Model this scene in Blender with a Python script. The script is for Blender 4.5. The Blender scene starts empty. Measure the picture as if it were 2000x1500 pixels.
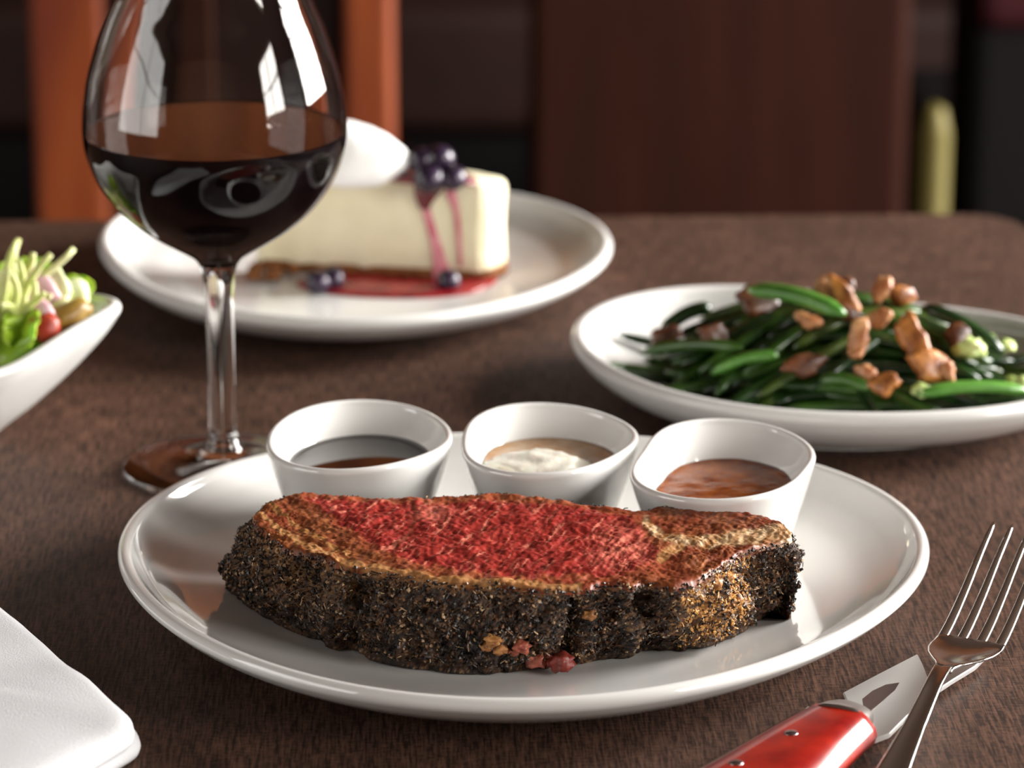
import bpy, bmesh, math, random
import numpy as np
from mathutils import Vector, Matrix, noise, Quaternion
R = math.radians
sc = bpy.context.scene
col = sc.collection
rng = random.Random(7)

# ---------------------------------------------------------------- camera
CAM_H, PITCH, FPX = 0.49, 17.6, 7000.0
cd = bpy.data.cameras.new('camera'); cam = bpy.data.objects.new('camera', cd); col.objects.link(cam)
cam.location = (0, 0, CAM_H); cam.rotation_euler = (R(90 - PITCH), 0, 0)
cd.sensor_width = 36; cd.lens = FPX / 2000 * 36; cd.clip_start = .05
cd.dof.use_dof = True; cd.dof.focus_distance = 1.285; cd.dof.aperture_fstop = 9.5
sc.camera = cam
_p = R(PITCH)
def ray(x, y):
    return ((x - 1000) / FPX, math.cos(_p) + (750 - y) / FPX * math.sin(_p), -math.sin(_p) + (750 - y) / FPX * math.cos(_p))
def at(x, y, z=0.0):            # point on the horizontal plane z
    r = ray(x, y); t = (z - CAM_H) / r[2]
    return Vector((r[0] * t, r[1] * t, z))
def atY(x, y, Y):               # point at distance Y
    r = ray(x, y); t = Y / r[1]
    return Vector((r[0] * t, Y, CAM_H + r[2] * t))

# ---------------------------------------------------------------- helpers
def s2l(c):
    return tuple(((v / 255) / 12.92 if v <= 10 else ((v / 255 + .055) / 1.055) ** 2.4) for v in c)
def N(nt, t, **kw):
    n = nt.nodes.new(t)
    for k, v in kw.items():
        if k in n.inputs.keys(): n.inputs[k].default_value = v
        else: setattr(n, k, v)
    return n
def mat(name, rgb=(.8, .8, .8), rough=.5, metal=0, spec=.5, coat=0, trans=0, ior=1.5, sss=0, sssr=(1, .4, .2), attr=None,
        noise_c=None, noise_s=200, bump=0, bump_s=400, emit=None, stretch=(1, 1, 1), coat_r=.03):
    m = bpy.data.materials.new(name); m.use_nodes = True
    nt = m.node_tree; b = nt.nodes['Principled BSDF']
    b.inputs['Base Color'].default_value = (*rgb, 1); b.inputs['Roughness'].default_value = rough
    b.inputs['Metallic'].default_value = metal; b.inputs['Specular IOR Level'].default_value = spec
    b.inputs['Coat Weight'].default_value = coat; b.inputs['Coat Roughness'].default_value = coat_r
    b.inputs['Transmission Weight'].default_value = trans; b.inputs['IOR'].default_value = ior
    if sss:
        b.inputs['Subsurface Weight'].default_value = sss; b.inputs['Subsurface Radius'].default_value = sssr
        b.inputs['Subsurface Scale'].default_value = .004
    tc = N(nt, 'ShaderNodeTexCoord'); mp = N(nt, 'ShaderNodeMapping'); mp.inputs['Scale'].default_value = stretch
    nt.links.new(tc.outputs['Object'], mp.inputs['Vector'])
    src = None
    if attr:
        a = N(nt, 'ShaderNodeVertexColor', layer_name=attr); src = a.outputs['Color']
    if noise_c:
        t = N(nt, 'ShaderNodeTexNoise', Scale=noise_s, Detail=6.0, Roughness=.6)
        nt.links.new(mp.outputs[0], t.inputs['Vector'])
        cr = N(nt, 'ShaderNodeMapRange'); cr.inputs['From Min'].default_value = .35; cr.inputs['From Max'].default_value = .65
        nt.links.new(t.outputs['Fac'], cr.inputs['Value'])
        mx = N(nt, 'ShaderNodeMix', data_type='RGBA')
        nt.links.new(cr.outputs[0], mx.inputs['Factor'])
        if src is None: mx.inputs[6].default_value = (*rgb, 1)
        else: nt.links.new(src, mx.inputs[6])
        if src is None: mx.inputs[7].default_value = (*noise_c, 1)
        else:
            mu = N(nt, 'ShaderNodeMix', data_type='RGBA', blend_type='MULTIPLY'); mu.inputs['Factor'].default_value = 1
            nt.links.new(src, mu.inputs[6]); mu.inputs[7].default_value = (*noise_c, 1); nt.links.new(mu.outputs[2], mx.inputs[7])
        src = mx.outputs[2]
    if src is not None: nt.links.new(src, b.inputs['Base Color'])
    if bump:
        t2 = N(nt, 'ShaderNodeTexNoise', Scale=bump_s, Detail=5.0, Roughness=.6)
        nt.links.new(mp.outputs[0], t2.inputs['Vector'])
        bp = N(nt, 'ShaderNodeBump'); bp.inputs['Strength'].default_value = 1; bp.inputs['Distance'].default_value = bump
        nt.links.new(t2.outputs['Fac'], bp.inputs['Height']); nt.links.new(bp.outputs[0], b.inputs['Normal'])
    if emit:
        b.inputs['Emission Color'].default_value = (*emit[0], 1); b.inputs['Emission Strength'].default_value = emit[1]
    return m
def link(name, me, m, parent=None, smooth=True, colors=None):
    if m is not None:
        me.materials.append(m)
    if smooth: me.polygons.foreach_set('use_smooth', [True] * len(me.polygons))
    if colors is not None:
        ca = me.color_attributes.new('col', 'FLOAT_COLOR', 'POINT')
        arr = np.ones((len(me.vertices), 4), dtype=np.float32); arr[:, :3] = np.array(colors, dtype=np.float32)
        ca.data.foreach_set('color', arr.ravel())
    o = bpy.data.objects.new(name, me); col.objects.link(o)
    if parent is not None: o.parent = parent
    return o
def obj(name, V, F, m, parent=None, smooth=True, colors=None):
    me = bpy.data.meshes.new(name); me.from_pydata([tuple(v) for v in V], [], F); me.update()
    return link(name, me, m, parent, smooth, colors)
def empty(name, loc=(0, 0, 0), rz=0):
    o = bpy.data.objects.new(name, None); o.location = loc; o.rotation_euler = (0, 0, rz); o.empty_display_size = .02
    col.objects.link(o); return o
def tag(o, label=None, cat=None, group=None, kind=None):
    if label: o['label'] = label
    if cat: o['category'] = cat
    if group: o['group'] = group
    if kind: o['kind'] = kind
    return o
def box(name, lo, hi, m, parent=None, bev=0, seg=3):
    bm = bmesh.new(); bmesh.ops.create_cube(bm, size=1)
    for v in bm.verts:
        v.co = Vector([lo[i] + (v.co[i] + .5) * (hi[i] - lo[i]) for i in range(3)])
    if bev: bmesh.ops.bevel(bm, geom=bm.edges[:], offset=bev, segments=seg, profile=.5, affect='EDGES')
    me = bpy.data.meshes.new(name); bm.to_mesh(me); bm.free()
    return link(name, me, m, parent, smooth=False)
def spline(P, n):               # Catmull-Rom through P, n samples a span
    P = [np.array(p, float) for p in P]; out = []
    for i in range(len(P) - 1):
        p0 = P[max(i - 1, 0)]; p1 = P[i]; p2 = P[i + 1]; p3 = P[min(i + 2, len(P) - 1)]
        for k in range(n):
            t = k / n
            out.append(.5 * ((2 * p1) + (-p0 + p2) * t + (2 * p0 - 5 * p1 + 4 * p2 - p3) * t * t + (-p0 + 3 * p1 - 3 * p2 + p3) * t ** 3))
    out.append(P[-1]); return out
def four(c):
    def f(th):
        r = c[0]
        for k in range((len(c) - 1) // 2):
            r += c[1 + 2 * k] * math.cos((k + 1) * th) + c[2 + 2 * k] * math.sin((k + 1) * th)
        return r
    return f
def revolve(prof, rf=None, seg=160, closed=False, centre=(0, 0)):
    """prof: list of (f, off, z) -> radius rf(th)*f + off"""
    V, F = [], []; n = len(prof)
    for i in range(seg):
        th = 2 * math.pi * i / seg; r0 = rf(th) if rf else 1
        for f, off, z in prof:
            r = max(r0 * f + off, 1e-6); V.append((centre[0] + r * math.cos(th), centre[1] + r * math.sin(th), z))
    for i in range(seg):
        j = (i + 1) % seg
        for k in range(n - 1 + (1 if closed else 0)):
            l = (k + 1) % n
            F.append((i * n + k, j * n + k, j * n + l, i * n + l))
    return V, F
def lathe(name, prof, m, parent=None, seg=128, closed=True):
    V, F = revolve([(0, r, z) for r, z in prof], None, seg, closed)
    bm = bmesh.new(); me = bpy.data.meshes.new(name); me.from_pydata(V, [], F); bm.from_mesh(me)
    bmesh.ops.remove_doubles(bm, verts=bm.verts[:], dist=1e-5)
    bmesh.ops.recalc_face_normals(bm, faces=bm.faces[:]); bm.to_mesh(me); bm.free()
    return link(name, me, m, parent)
def sweep(P, W, T, n=12, up=(0, 0, 1), power=2.4, cup=None):
    """rounded section swept along P: half widths W, half thickness T"""
    V, F = [], []
    P = [Vector(p) for p in P]; up = Vector(up)
    for i, p in enumerate(P):
        t = (P[min(i + 1, len(P) - 1)] - P[max(i - 1, 0)]).normalized()
        s = t.cross(up).normalized(); u = s.cross(t).normalized()
        for k in range(n):
            a = 2 * math.pi * k / n; c, d = math.cos(a), math.sin(a)
            cx = math.copysign(abs(c) ** (2 / power), c); dy = math.copysign(abs(d) ** (2 / power), d)
            h = (cup[i] * cx * cx if cup else 0)
            V.append(p + s * (W[i] * cx) + u * (T[i] * dy + h))
    m = len(P)
    for i in range(m - 1):
        for k in range(n):
            l = (k + 1) % n
            F.append((i * n + k, i * n + l, (i + 1) * n + l, (i + 1) * n + k))
    F.append(tuple(range(n))[::-1]); F.append(tuple((m - 1) * n + k for k in range(n)))
    return V, F
def blob(r, sub=3, amp=.15, fr=1.5, seed=0, sx=1, sy=1, sz=1):
    bm = bmesh.new(); bmesh.ops.create_icosphere(bm, subdivisions=sub, radius=1)
    for v in bm.verts:
        n = noise.noise(v.co * fr + Vector((seed * 7.3, seed * 1.7, 0))) * amp + noise.noise(v.co * fr * 3 + Vector((seed, 0, 9))) * amp * .35
        q = v.co * (1 + n); v.co = Vector((q.x * r * sx, q.y * r * sy, q.z * r * sz))
    V = [v.co.copy() for v in bm.verts]; F = [tuple(v.index for v in f.verts) for f in bm.faces]; bm.free()
    return V, F
def prism(poly, z0, z1, bev=.0006):
    bm = bmesh.new(); vs = [bm.verts.new((p[0], p[1], z0)) for p in poly]
    f = bm.faces.new(vs); r = bmesh.ops.extrude_face_region(bm, geom=[f])
    for v in r['geom']:
        if isinstance(v, bmesh.types.BMVert): v.co.z = z1
    bmesh.ops.recalc_face_normals(bm, faces=bm.faces[:])
    if bev: bmesh.ops.bevel(bm, geom=bm.edges[:], offset=bev, segments=2, affect='EDGES')
    me = bpy.data.meshes.new('prism'); bm.to_mesh(me); bm.free(); return me

# ---------------------------------------------------------------- materials
china = mat('white_china', (.75, .745, .725), rough=.10, spec=.6, coat=.7, coat_r=.03)
china2 = mat('white_china_soft', (.75, .745, .725), rough=.2, spec=.5, coat=.3, coat_r=.06)
glass = mat('clear_glass', (1, 1, 1), rough=0, trans=1, ior=1.5)
wine_m = mat('red_wine', (.012, .0006, .0012), rough=.01, spec=.5, ior=1.36)
steel = mat('polished_steel', (.72, .70, .67), rough=.16, metal=1)
blade_m = mat('brushed_blade_steel', (.74, .74, .73), rough=.34, metal=1, bump=.00002, bump_s=900, stretch=(1, 14, 1))
cloth = mat('white_linen', (.66, .66, .68), rough=.85, bump=.00025, bump_s=1500, spec=.2)

# ---------------------------------------------------------------- table
def table_mat():
    m = bpy.data.materials.new('brown_woven_laminate'); m.use_nodes = True
    nt = m.node_tree; b = nt.nodes['Principled BSDF']; L = nt.links.new
    tc = N(nt, 'ShaderNodeTexCoord')
    def tex(sx, sy, det=4, rough=.6):
        mp = N(nt, 'ShaderNodeMapping'); mp.inputs['Scale'].default_value = (sx, sy, 1); L(tc.outputs['Object'], mp.inputs['Vector'])
        t = N(nt, 'ShaderNodeTexNoise', Scale=1.0, Detail=float(det), Roughness=rough); L(mp.outputs[0], t.inputs['Vector']); return t
    fine = tex(900, 62, 3, .65); big = tex(26, 9, 3); weft = tex(260, 700, 2)
    a = N(nt, 'ShaderNodeMath', operation='MULTIPLY_ADD'); L(weft.outputs['Fac'], a.inputs[0]); a.inputs[1].default_value = .45; L(fine.outputs['Fac'], a.inputs[2])
    mr = N(nt, 'ShaderNodeMapRange'); mr.inputs['From Min'].default_value = .60; mr.inputs['From Max'].default_value = .90; L(a.outputs[0], mr.inputs['Value'])
    mx = N(nt, 'ShaderNodeMix', data_type='RGBA'); mx.inputs[6].default_value = (.023, .0108, .0070, 1); mx.inputs[7].default_value = (.128, .064, .041, 1)
    L(mr.outputs[0], mx.inputs['Factor'])
    mr2 = N(nt, 'ShaderNodeMapRange'); mr2.inputs['From Min'].default_value = .3; mr2.inputs['From Max'].default_value = .7
    mr2.inputs['To Min'].default_value = .78; mr2.inputs['To Max'].default_value = 1.2; L(big.outputs['Fac'], mr2.inputs['Value'])
    mu = N(nt, 'ShaderNodeMix', data_type='RGBA', blend_type='MULTIPLY'); mu.inputs['Factor'].default_value = 1
    L(mx.outputs[2], mu.inputs[6]); L(mr2.outputs[0], mu.inputs[7]); L(mu.outputs[2], b.inputs['Base Color'])
    b.inputs['Roughness'].default_value = .62; b.inputs['Specular IOR Level'].default_value = .22
    bp = N(nt, 'ShaderNodeBump'); bp.inputs['Distance'].default_value = .00016; bp.inputs['Strength'].default_value = .8
    L(a.outputs[0], bp.inputs['Height']); L(bp.outputs[0], b.inputs['Normal'])
    return m
tm = table_mat()
tb = empty('dining_table', (0, 0, 0), R(1.7))
tag(tb, 'brown woven-look dining table with a rounded back corner, carrying all the dishes', 'table')
def rounded_poly(x0, y0, x1, y1, r, n=10):
    P = []
    for cx, cy, a0 in ((x1 - r, y0 + r, -90), (x1 - r, y1 - r, 0), (x0 + r, y1 - r, 90), (x0 + r, y0 + r, 180)):
        for k in range(n + 1):
            a = R(a0 + 90 * k / n); P.append((cx + r * math.cos(a), cy + r * math.sin(a)))
    return P
link('tabletop', prism(rounded_poly(-.62, .62, .325, 1.838, .032), -.032, 0, .002), tm, tb, smooth=False)
dkmetal = mat('black_metal', (.02, .02, .02), rough=.4, metal=.6)
lathe('pedestal', [(.0001, -.75), (.26, -.75), (.26, -.735), (.06, -.71), (.04, -.68), (.04, -.06), (.15, -.032), (.0001, -.032)], dkmetal, tb, 48).location = (-.15, 1.23, 0)

# ---------------------------------------------------------------- plates
def plate(name, c, coef, lz, rho, well, foot, m, foot_h=.0, mid=None):
    rf = four(coef)
    ins = mid or [(0, well), (.3, well), (.55, well + .0002), (.66, well + .0012), (.76, well + .0035), (.85, lz * .58 + well * .1), (.92, lz * .80)]
    prof = [(f, 0, z) for f, z in ins]
    prof = [tuple(p) for p in spline(prof, 5)]
    for k in range(9):
        a = math.pi - math.pi * k / 8 * 1.25
        prof.append((1, -rho + rho * math.cos(a), lz + rho * math.sin(a)))
    und = [(.955, 0, lz * .70), (.87, 0, lz * .42), (.76, 0, lz * .22), (foot + .03, 0, .0042), (foot + .005, 0, .0008), (foot, 0, 0), (foot - .04, 0, .0), (foot - .06, 0, .003), (.3, 0, .004), (0, 0, .004)]
    prof += [tuple(p) for p in spline([prof[-1]] + und, 4)][1:]
    V, F = revolve(prof, rf, 200)
    o = obj(name, V, F, m)
    o.location = (c[0], c[1], 0); return o, rf
mainc = (.0031, 1.2649)
mp_, main_rf = plate('dinner_plate', mainc, [.14841, .00012, -.00465, .00415, .00061, .00117, .00537], .0235, .0029, .0085, .66, china)
tag(mp_, 'large white coupe dinner plate under the slice of prime rib', 'plate')
cheesec = (-.0782, 1.7010)
cp_, cheese_rf = plate('dessert_plate', cheesec, [.12867, -.00053, -.0023, -.0023, -.00309, .00177, .00353], .0215, .0032, .008, .63, china2)
tag(cp_, 'white round plate under the cheesecake, behind the wine glass', 'plate')
beanc = (.1360, 1.5121)
bp_, bean_rf = plate('side_dish_plate', beanc, [.10535, .00255, -.00192, .0099, -.01129, .00517, .00046], .0245, .0036, .008, .62, china2)
tag(bp_, 'white oval plate heaped with green beans and mushrooms', 'plate')
def well_z(c, rf, prof, x, y):
    d = math.hypot(x - c[0], y - c[1]); f = d / rf(math.atan2(y - c[1], x - c[0]))
    for (f0, z0), (f1, z1) in zip(prof, prof[1:]):
        if f <= f1: return z0 + (z1 - z0) * max(0, (f - f0) / (f1 - f0))
    return prof[-1][1]
def wprof(well, lz): return [(0, well), (.3, well), (.55, well + .0002), (.66, well + .0012), (.76, well + .0035), (.85, lz * .58 + well * .1), (.92, lz * .80), (1, lz)]
mainz = lambda x, y: well_z(mainc, main_rf, wprof(.0085, .0235), x, y)
cheesez = lambda x, y: well_z(cheesec, cheese_rf, wprof(.008, .0215), x, y)
beanz = lambda x, y: well_z(beanc, bean_rf, wprof(.008, .0245), x, y)

# ---------------------------------------------------------------- ramekins and sauces
def ramekin(c, coef, label, z0=.0116, zr=.0490, tilt=(0, 0), fb=.66):
    rf = four(coef); g = [.5, .46]
    def zz(th, z, f): return z + (tilt[0] * math.cos(th) + tilt[1] * math.sin(th)) * max(0, (z - z0) / (zr - z0)) ** 2 + .0009 * math.cos(2 * th + 2.2) * max(0, (z - z0) / (zr - z0)) ** 2
    w = .0016
    inner = [(0, 0, z0 + .004), (.35, 0, z0 + .0045), (.52, 0, z0 + .008), (.64, 0, z0 + .017), (.75, 0, z0 + .0275), (.86, -.0002, z0 + .0335), (1, -2 * w, zr)]
    prof = [tuple(p) for p in spline(inner, 5)]
    for k in range(1, 8):
        a = math.pi - math.pi * k / 7 * 1.1; prof.append((1, -w + w * math.cos(a), zr + w * math.sin(a)))
    outer = [(.95, 0, z0 + .030), (.87, 0, z0 + .020), (.77, 0, z0 + .009), (fb + .03, 0, z0 + .0018), (fb, 0, z0), (fb - .05, 0, z0), (fb - .08, 0, z0 + .0015), (0, 0, z0 + .0015)]
    prof += [tuple(p) for p in spline([prof[-1]] + outer, 5)][1:]
    V, F = revolve(prof, rf, 128)
    V = [(x, y, zz(math.atan2(y, x), z, 0)) for x, y, z in V]
    o = obj('sauce_ramekin', V, F, china); o.location = (c[0], c[1], 0)
    tag(o, label, 'ramekin', 'white sauce ramekins on the back of the dinner plate'); return o, rf
R1 = ((-.0592, 1.3204), [.03975, -.00008, .00008, -.00379, .00125, .0002, -.0001, .0002, -.0003])
R2 = ((.0137, 1.3169), [.03895, .00006, .00005, -.00483, .00119, .00096, .00066, .00023, .00013])
R3 = ((.0804, 1.2914), [.0412, .00027, -.0001, -.00711, .00343, .0001, -.0003, .0004, .0003])
ramekin(*R1, 'white rounded-square ramekin filled with dark brown jus, leftmost of the three')
ramekin(*R2, 'white rounded-square ramekin holding creamy horseradish, between the two brown sauces')
ramekin(*R3, 'white rounded-square ramekin of amber brown sauce, rightmost of the three')
def liquid(name, c, coef, z, f, m, label, cat, swirl=0):
    rf = four(coef); V = [(0, 0, z)]; F = []; K, S = 14, 96
    for k in range(1, K + 1):
        for i in range(S):
            th = 2 * math.pi * i / S; q = k / K; r = rf(th) * f * q
            h = z + (.0009 * max(0, (q - .9) / .1) ** 2) + swirl * noise.noise(Vector((r * math.cos(th) * 120, r * math.sin(th) * 120, 3)))
            V.append((r * math.cos(th), r * math.sin(th), h))
    for i in range(S): F.append((0, 1 + i, 1 + (i + 1) % S))
    for k in range(K - 1):
        for i in range(S):
            j = (i + 1) % S; F.append((1 + k * S + i, 1 + (k + 1) * S + i, 1 + (k + 1) * S + j, 1 + k * S + j))
    n = len(V); base = 1 + (K - 1) * S         # underside
    for i in range(S):
        th = 2 * math.pi * i / S; r = rf(th) * f * .80; V.append((r * math.cos(th), r * math.sin(th), z - .010))
    for i in range(S):
        j = (i + 1) % S; F.append((base + i, n + i, n + j, base + j))
    F.append(tuple(n + i for i in range(S))[::-1])
    o = obj(name, V, F, m); o.location = (c[0], c[1], 0); tag(o, label, cat); return o
jus_m = mat('dark_jus', (.010, .0035, .0015), rough=.04, spec=.6, coat=.3)
amber_m = mat('amber_sauce', s2l((156, 82, 22)), rough=.13, spec=.5, noise_c=s2l((112, 50, 12)), noise_s=90, sss=.1, bump=.0004, bump_s=160)
broth_m = mat('pale_broth', s2l((176, 124, 72)), rough=.08, spec=.5, noise_c=s2l((205, 180, 150)), noise_s=60)
cream_m = mat('horseradish_cream', s2l((236, 232, 218)), rough=.3, spec=.5, sss=.2, bump=.0006, bump_s=260)
liquid('dark_jus', *R1, .0390, .775, jus_m, 'pool of nearly black jus with a bright reflection in the leftmost ramekin', 'sauce')
liquid('horseradish_broth', *R2, .0390, .775, broth_m, 'thin tan liquid around the white cream in the middle ramekin', 'sauce')
liquid('brown_sauce', *R3, .0378, .765, amber_m, 'glossy amber brown sauce with grainy bubbles in the rightmost ramekin', 'sauce', .0003)
V, F = blob(.0150, 4, .26, 2.6, 5, 1.3, 1.05, .34)
hc = obj('horseradish_cream', V, F, cream_m); hc.location = (R2[0][0] - .003, R2[0][1] - .001, .0385)
tag(hc, 'lumpy mound of white horseradish cream floating in the middle ramekin', 'sauce')

# ---------------------------------------------------------------- steak
def pxl(L, z): return [at(x, y, z) for x, y in L]
ZT = .046
TOP = [(490,1010),(505,990),(530,975),(560,968),(600,960),(640,962),(680,965),(735,966),(790,968),(840,968),(880,966),(960,960),(1010,962),(1060,967),(1105,974),(1150,981),(1200,988),(1240,992),(1270,990),(1300,985),(1350,987),(1420,993),(1460,998),(1500,1008),(1530,1020),(1550,1040),(1548,1050),(1520,1058),(1480,1068),(1440,1080),(1415,1098),(1390,1117),(1360,1133),(1315,1147),(1285,1140),(1255,1135),(1235,1148),(1205,1138),(1175,1136),(1150,1147),(1120,1150),(1060,1150),(1000,1146),(970,1143),(910,1138),(850,1133),(800,1125),(760,1118),(715,1112),(670,1109),(640,1092),(610,1082),(580,1074),(550,1065),(520,1040),(500,1025)]
BOT = {(490,1010):(433,1154),(505,990):None,(1550,1040):None,(1520,1058):(1528,1198),(1480,1068):(1500,1208),(1440,1080):(1466,1222),(1415,1098):(1462,1234),(1390,1117):(1420,1256),(1315,1147):(1330,1274),(1235,1148):(1230,1285),(1175,1136):(1150,1292),(1120,1150):(1115,1305),(1060,1150):(1045,1305),(970,1143):(975,1319),(850,1133):(850,1315),(760,1118):(740,1297),(670,1109):(640,1268),(610,1082):(570,1238),(550,1065):(500,1205),(520,1040):(460,1180),(500,1025):(440,1166)}
tw = pxl(TOP, ZT); offs = []
for q, w in zip(TOP, tw):
    if q in BOT: offs.append(Vector((0, 0)) if BOT[q] is None else (at(*BOT[q], .0095) - w).xy)
    else: offs.append(None)
# left corner flares; fill the gaps linearly along the outline
n = len(tw); known = [i for i in range(n) if offs[i] is not None]
for a, b in zip(known, known[1:] + [known[0] + n]):
    for i in range(a + 1, b):
        t = (i - a) / (b - a); offs[i % n] = offs[a].lerp(offs[b % n], t)
offs[1] = offs[0] * .6; offs[2] = offs[0] * .25
S = [0]
for i in range(n): S.append(S[-1] + (tw[(i + 1) % n] - tw[i]).length)
NS = 900
def samp(L, s):
    for i in range(n):
        if s <= S[i + 1]:
            t = (s - S[i]) / (S[i + 1] - S[i]); return L[i].lerp(L[(i + 1) % n], t)
    return L[0]
out = [samp(tw, S[-1] * k / NS) for k in range(NS)]; off = [samp(offs, S[-1] * k / NS) for k in range(NS)]
def smooth_loop(L, it):
    for _ in range(it): L = [(L[i - 1] + L[i] * 2 + L[(i + 1) % len(L)]) / 4 for i in range(len(L))]
    return L
out = smooth_loop(out, 14); off = smooth_loop(off, 40)
nor = []
for i in range(NS):
    t = (out[(i + 3) % NS] - out[i - 3]).xy.normalized(); nor.append(Vector((-t.y, t.x)))     # outline runs clockwise, left normal points out
def fbm(v, o=4, g=.5):
    a, f, s = 1, 1, 0
    for _ in range(o): s += a * noise.noise(v * f); f *= 2.03; a *= g
    return s
KM = lambda p: (p[0] * 5400, p[1] * 1700)      # foreshortened metric in which the bands were measured
def polyd(p, L):
    px, py = KM(p); best = 1e9
    for a, b in zip(L, L[1:]):
        ax, ay = a; dx, dy = b[0] - ax, b[1] - ay
        t = max(0, min(1, ((px - ax) * dx + (py - ay) * dy) / (dx * dx + dy * dy))); best = min(best, math.hypot(px - ax - t * dx, py - ay - t * dy))
    return best
def inside(p, L):
    x, y = KM(p); c = False
    for (x0, y0), (x1, y1) in zip(L, L[1:] + L[:1]):
        if (y0 > y) != (y1 > y) and x < (x1 - x0) * (y - y0) / (y1 - y0) + x0: c = not c
    return c
RED = [KM(w) for w in pxl([(585,963),(640,968),(720,972),(800,974),(900,974),(960,968),(1060,975),(1150,988),(1225,1000),(1255,1022),(1268,1050),(1300,1080),(1292,1098),(1250,1118),(1200,1133),(1130,1130),(1040,1134),(960,1131),(880,1120),(800,1102),(735,1078),(700,1050),(655,1022),(620,998),(590,980)], ZT)]
FAT1 = [KM(w) for w in pxl([(508,1000),(540,1030),(590,1060),(640,1083),(690,1104),(760,1112),(830,1124),(900,1132),(980,1138),(1060,1142),(1130,1142)], ZT)]
FAT1B = [KM(w) for w in pxl([(530,985),(570,1020),(620,1050),(680,1082)], ZT)]
FAT2 = [KM(w) for w in pxl([(1262,1020),(1290,1046),(1340,1056),(1400,1055),(1470,1047),(1545,1036)], ZT)]
FAT3 = [KM(w) for w in pxl([(1290,1090),(1310,1075),(1330,1068)], ZT)]
SEAM = [KM(w) for w in pxl([(790,966),(815,1000),(800,1040),(770,1070)], ZT)]
PINK = KM(at(1215, 1070, ZT)); PINK2 = KM(at(850, 1000, ZT))
def mixc(a, b, t): t = max(0, min(1, t)); return [a[i] + (b[i] - a[i]) * t for i in range(3)]
cR0, cR1, cPk = s2l((108, 22, 19)), s2l((162, 50, 41)), s2l((206, 118, 98))
cBr0, cBr1, cBr2 = s2l((84, 42, 20)), s2l((134, 74, 38)), s2l((170, 108, 62))
cFat, cFat2, cFat3 = s2l((178, 132, 86)), s2l((206, 180, 142)), s2l((150, 104, 58))
def top_colour(p):
    mx, my = KM(p)
    a1 = R(-38) if mx > -100 else R(-150)
    ca, sa = math.cos(R(38)), math.sin(R(38))
    w = noise.noise(Vector((mx / 60, my / 60, 1))) * 12
    u, v = (mx * ca + my * sa + w), (-mx * sa + my * ca + w)
    st = fbm(Vector((u / 55, v / 10, 2)), 3, .6); st2 = fbm(Vector((u / 22, v / 4.5, 5)), 2, .6)
    big = noise.noise(Vector((mx / 70, my / 40, 8)))
    d = polyd(p, RED + RED[:1]) * (1 if inside(p, RED) else -1) + noise.noise(Vector((mx / 25, my / 14, 3))) * 9
    red = mixc(cR0, cR1, .5 + .6 * st + .3 * big); red = mixc(red, cPk, (st2 - .30) * 1.2)
    dp = math.hypot((mx - PINK[0]) / 75, (my - PINK[1]) / 48); red = mixc(red, cPk, (1.15 - dp) * (.55 + 1.3 * st + .6 * st2))
    dp = math.hypot((mx - PINK2[0]) / 55, (my - PINK2[1]) / 26); red = mixc(red, cPk, (1 - dp) * (.5 + 1.1 * st))
    ds = polyd(p, SEAM); red = mixc(red, cBr0, (1 - ds / 9) * .7)
    br = mixc(cBr0, cBr1, .5 + .75 * st); br = mixc(br, cBr2, (st2 - .10) * 1.1); br = mixc(br, s2l((132, 52, 32)), (.30 if mx > 0 else .0) + big * .8)
    region = 'rare_center' if d > 0 else 'browned_meat'
    c = mixc(br, red, (d + 7) / 16)
    rim = (1 - abs(d - 3) / 7); c = mixc(c, cBr2, rim * .35)
    f1 = polyd(p, FAT1) + noise.noise(Vector((mx / 30, my / 10, 13))) * 6
    f1b = polyd(p, FAT1B) + noise.noise(Vector((mx / 20, my / 8, 15))) * 6
    f2 = polyd(p, FAT2) + noise.noise(Vector((mx / 40, my / 10, 17))) * 5
    f3 = polyd(p, FAT3)
    wF2 = 11 + 9 * max(0, min(1, (mx - KM(at(1280, 1046, ZT))[0]) / 250))
    for f, wd, cc in ((f1, 7, cFat), (f1b, 4.5, cFat3), (f2, wF2, cFat2), (f3, 10, cFat)):
        k = (1 - f / wd) * 2.2
        if k > 0:
            c = mixc(c, mixc(cc, cFat3, .5 + st * .9), k)
            if k > .8: region = 'fat_seam'
    return c, region
MID = [(-.078, 1.236), (-.05, 1.222), (0, 1.214), (.04, 1.211), (.06, 1.214), (.09, 1.226)]
def midy(x):
    for (a, ya), (b, yb) in zip(MID, MID[1:]):
        if x <= b: return ya + (yb - ya) * max(0, (x - a) / (b - a))
    return MID[-1][1]
V, C, reg = [], [], []
KT, KW = 64, 46
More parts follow.
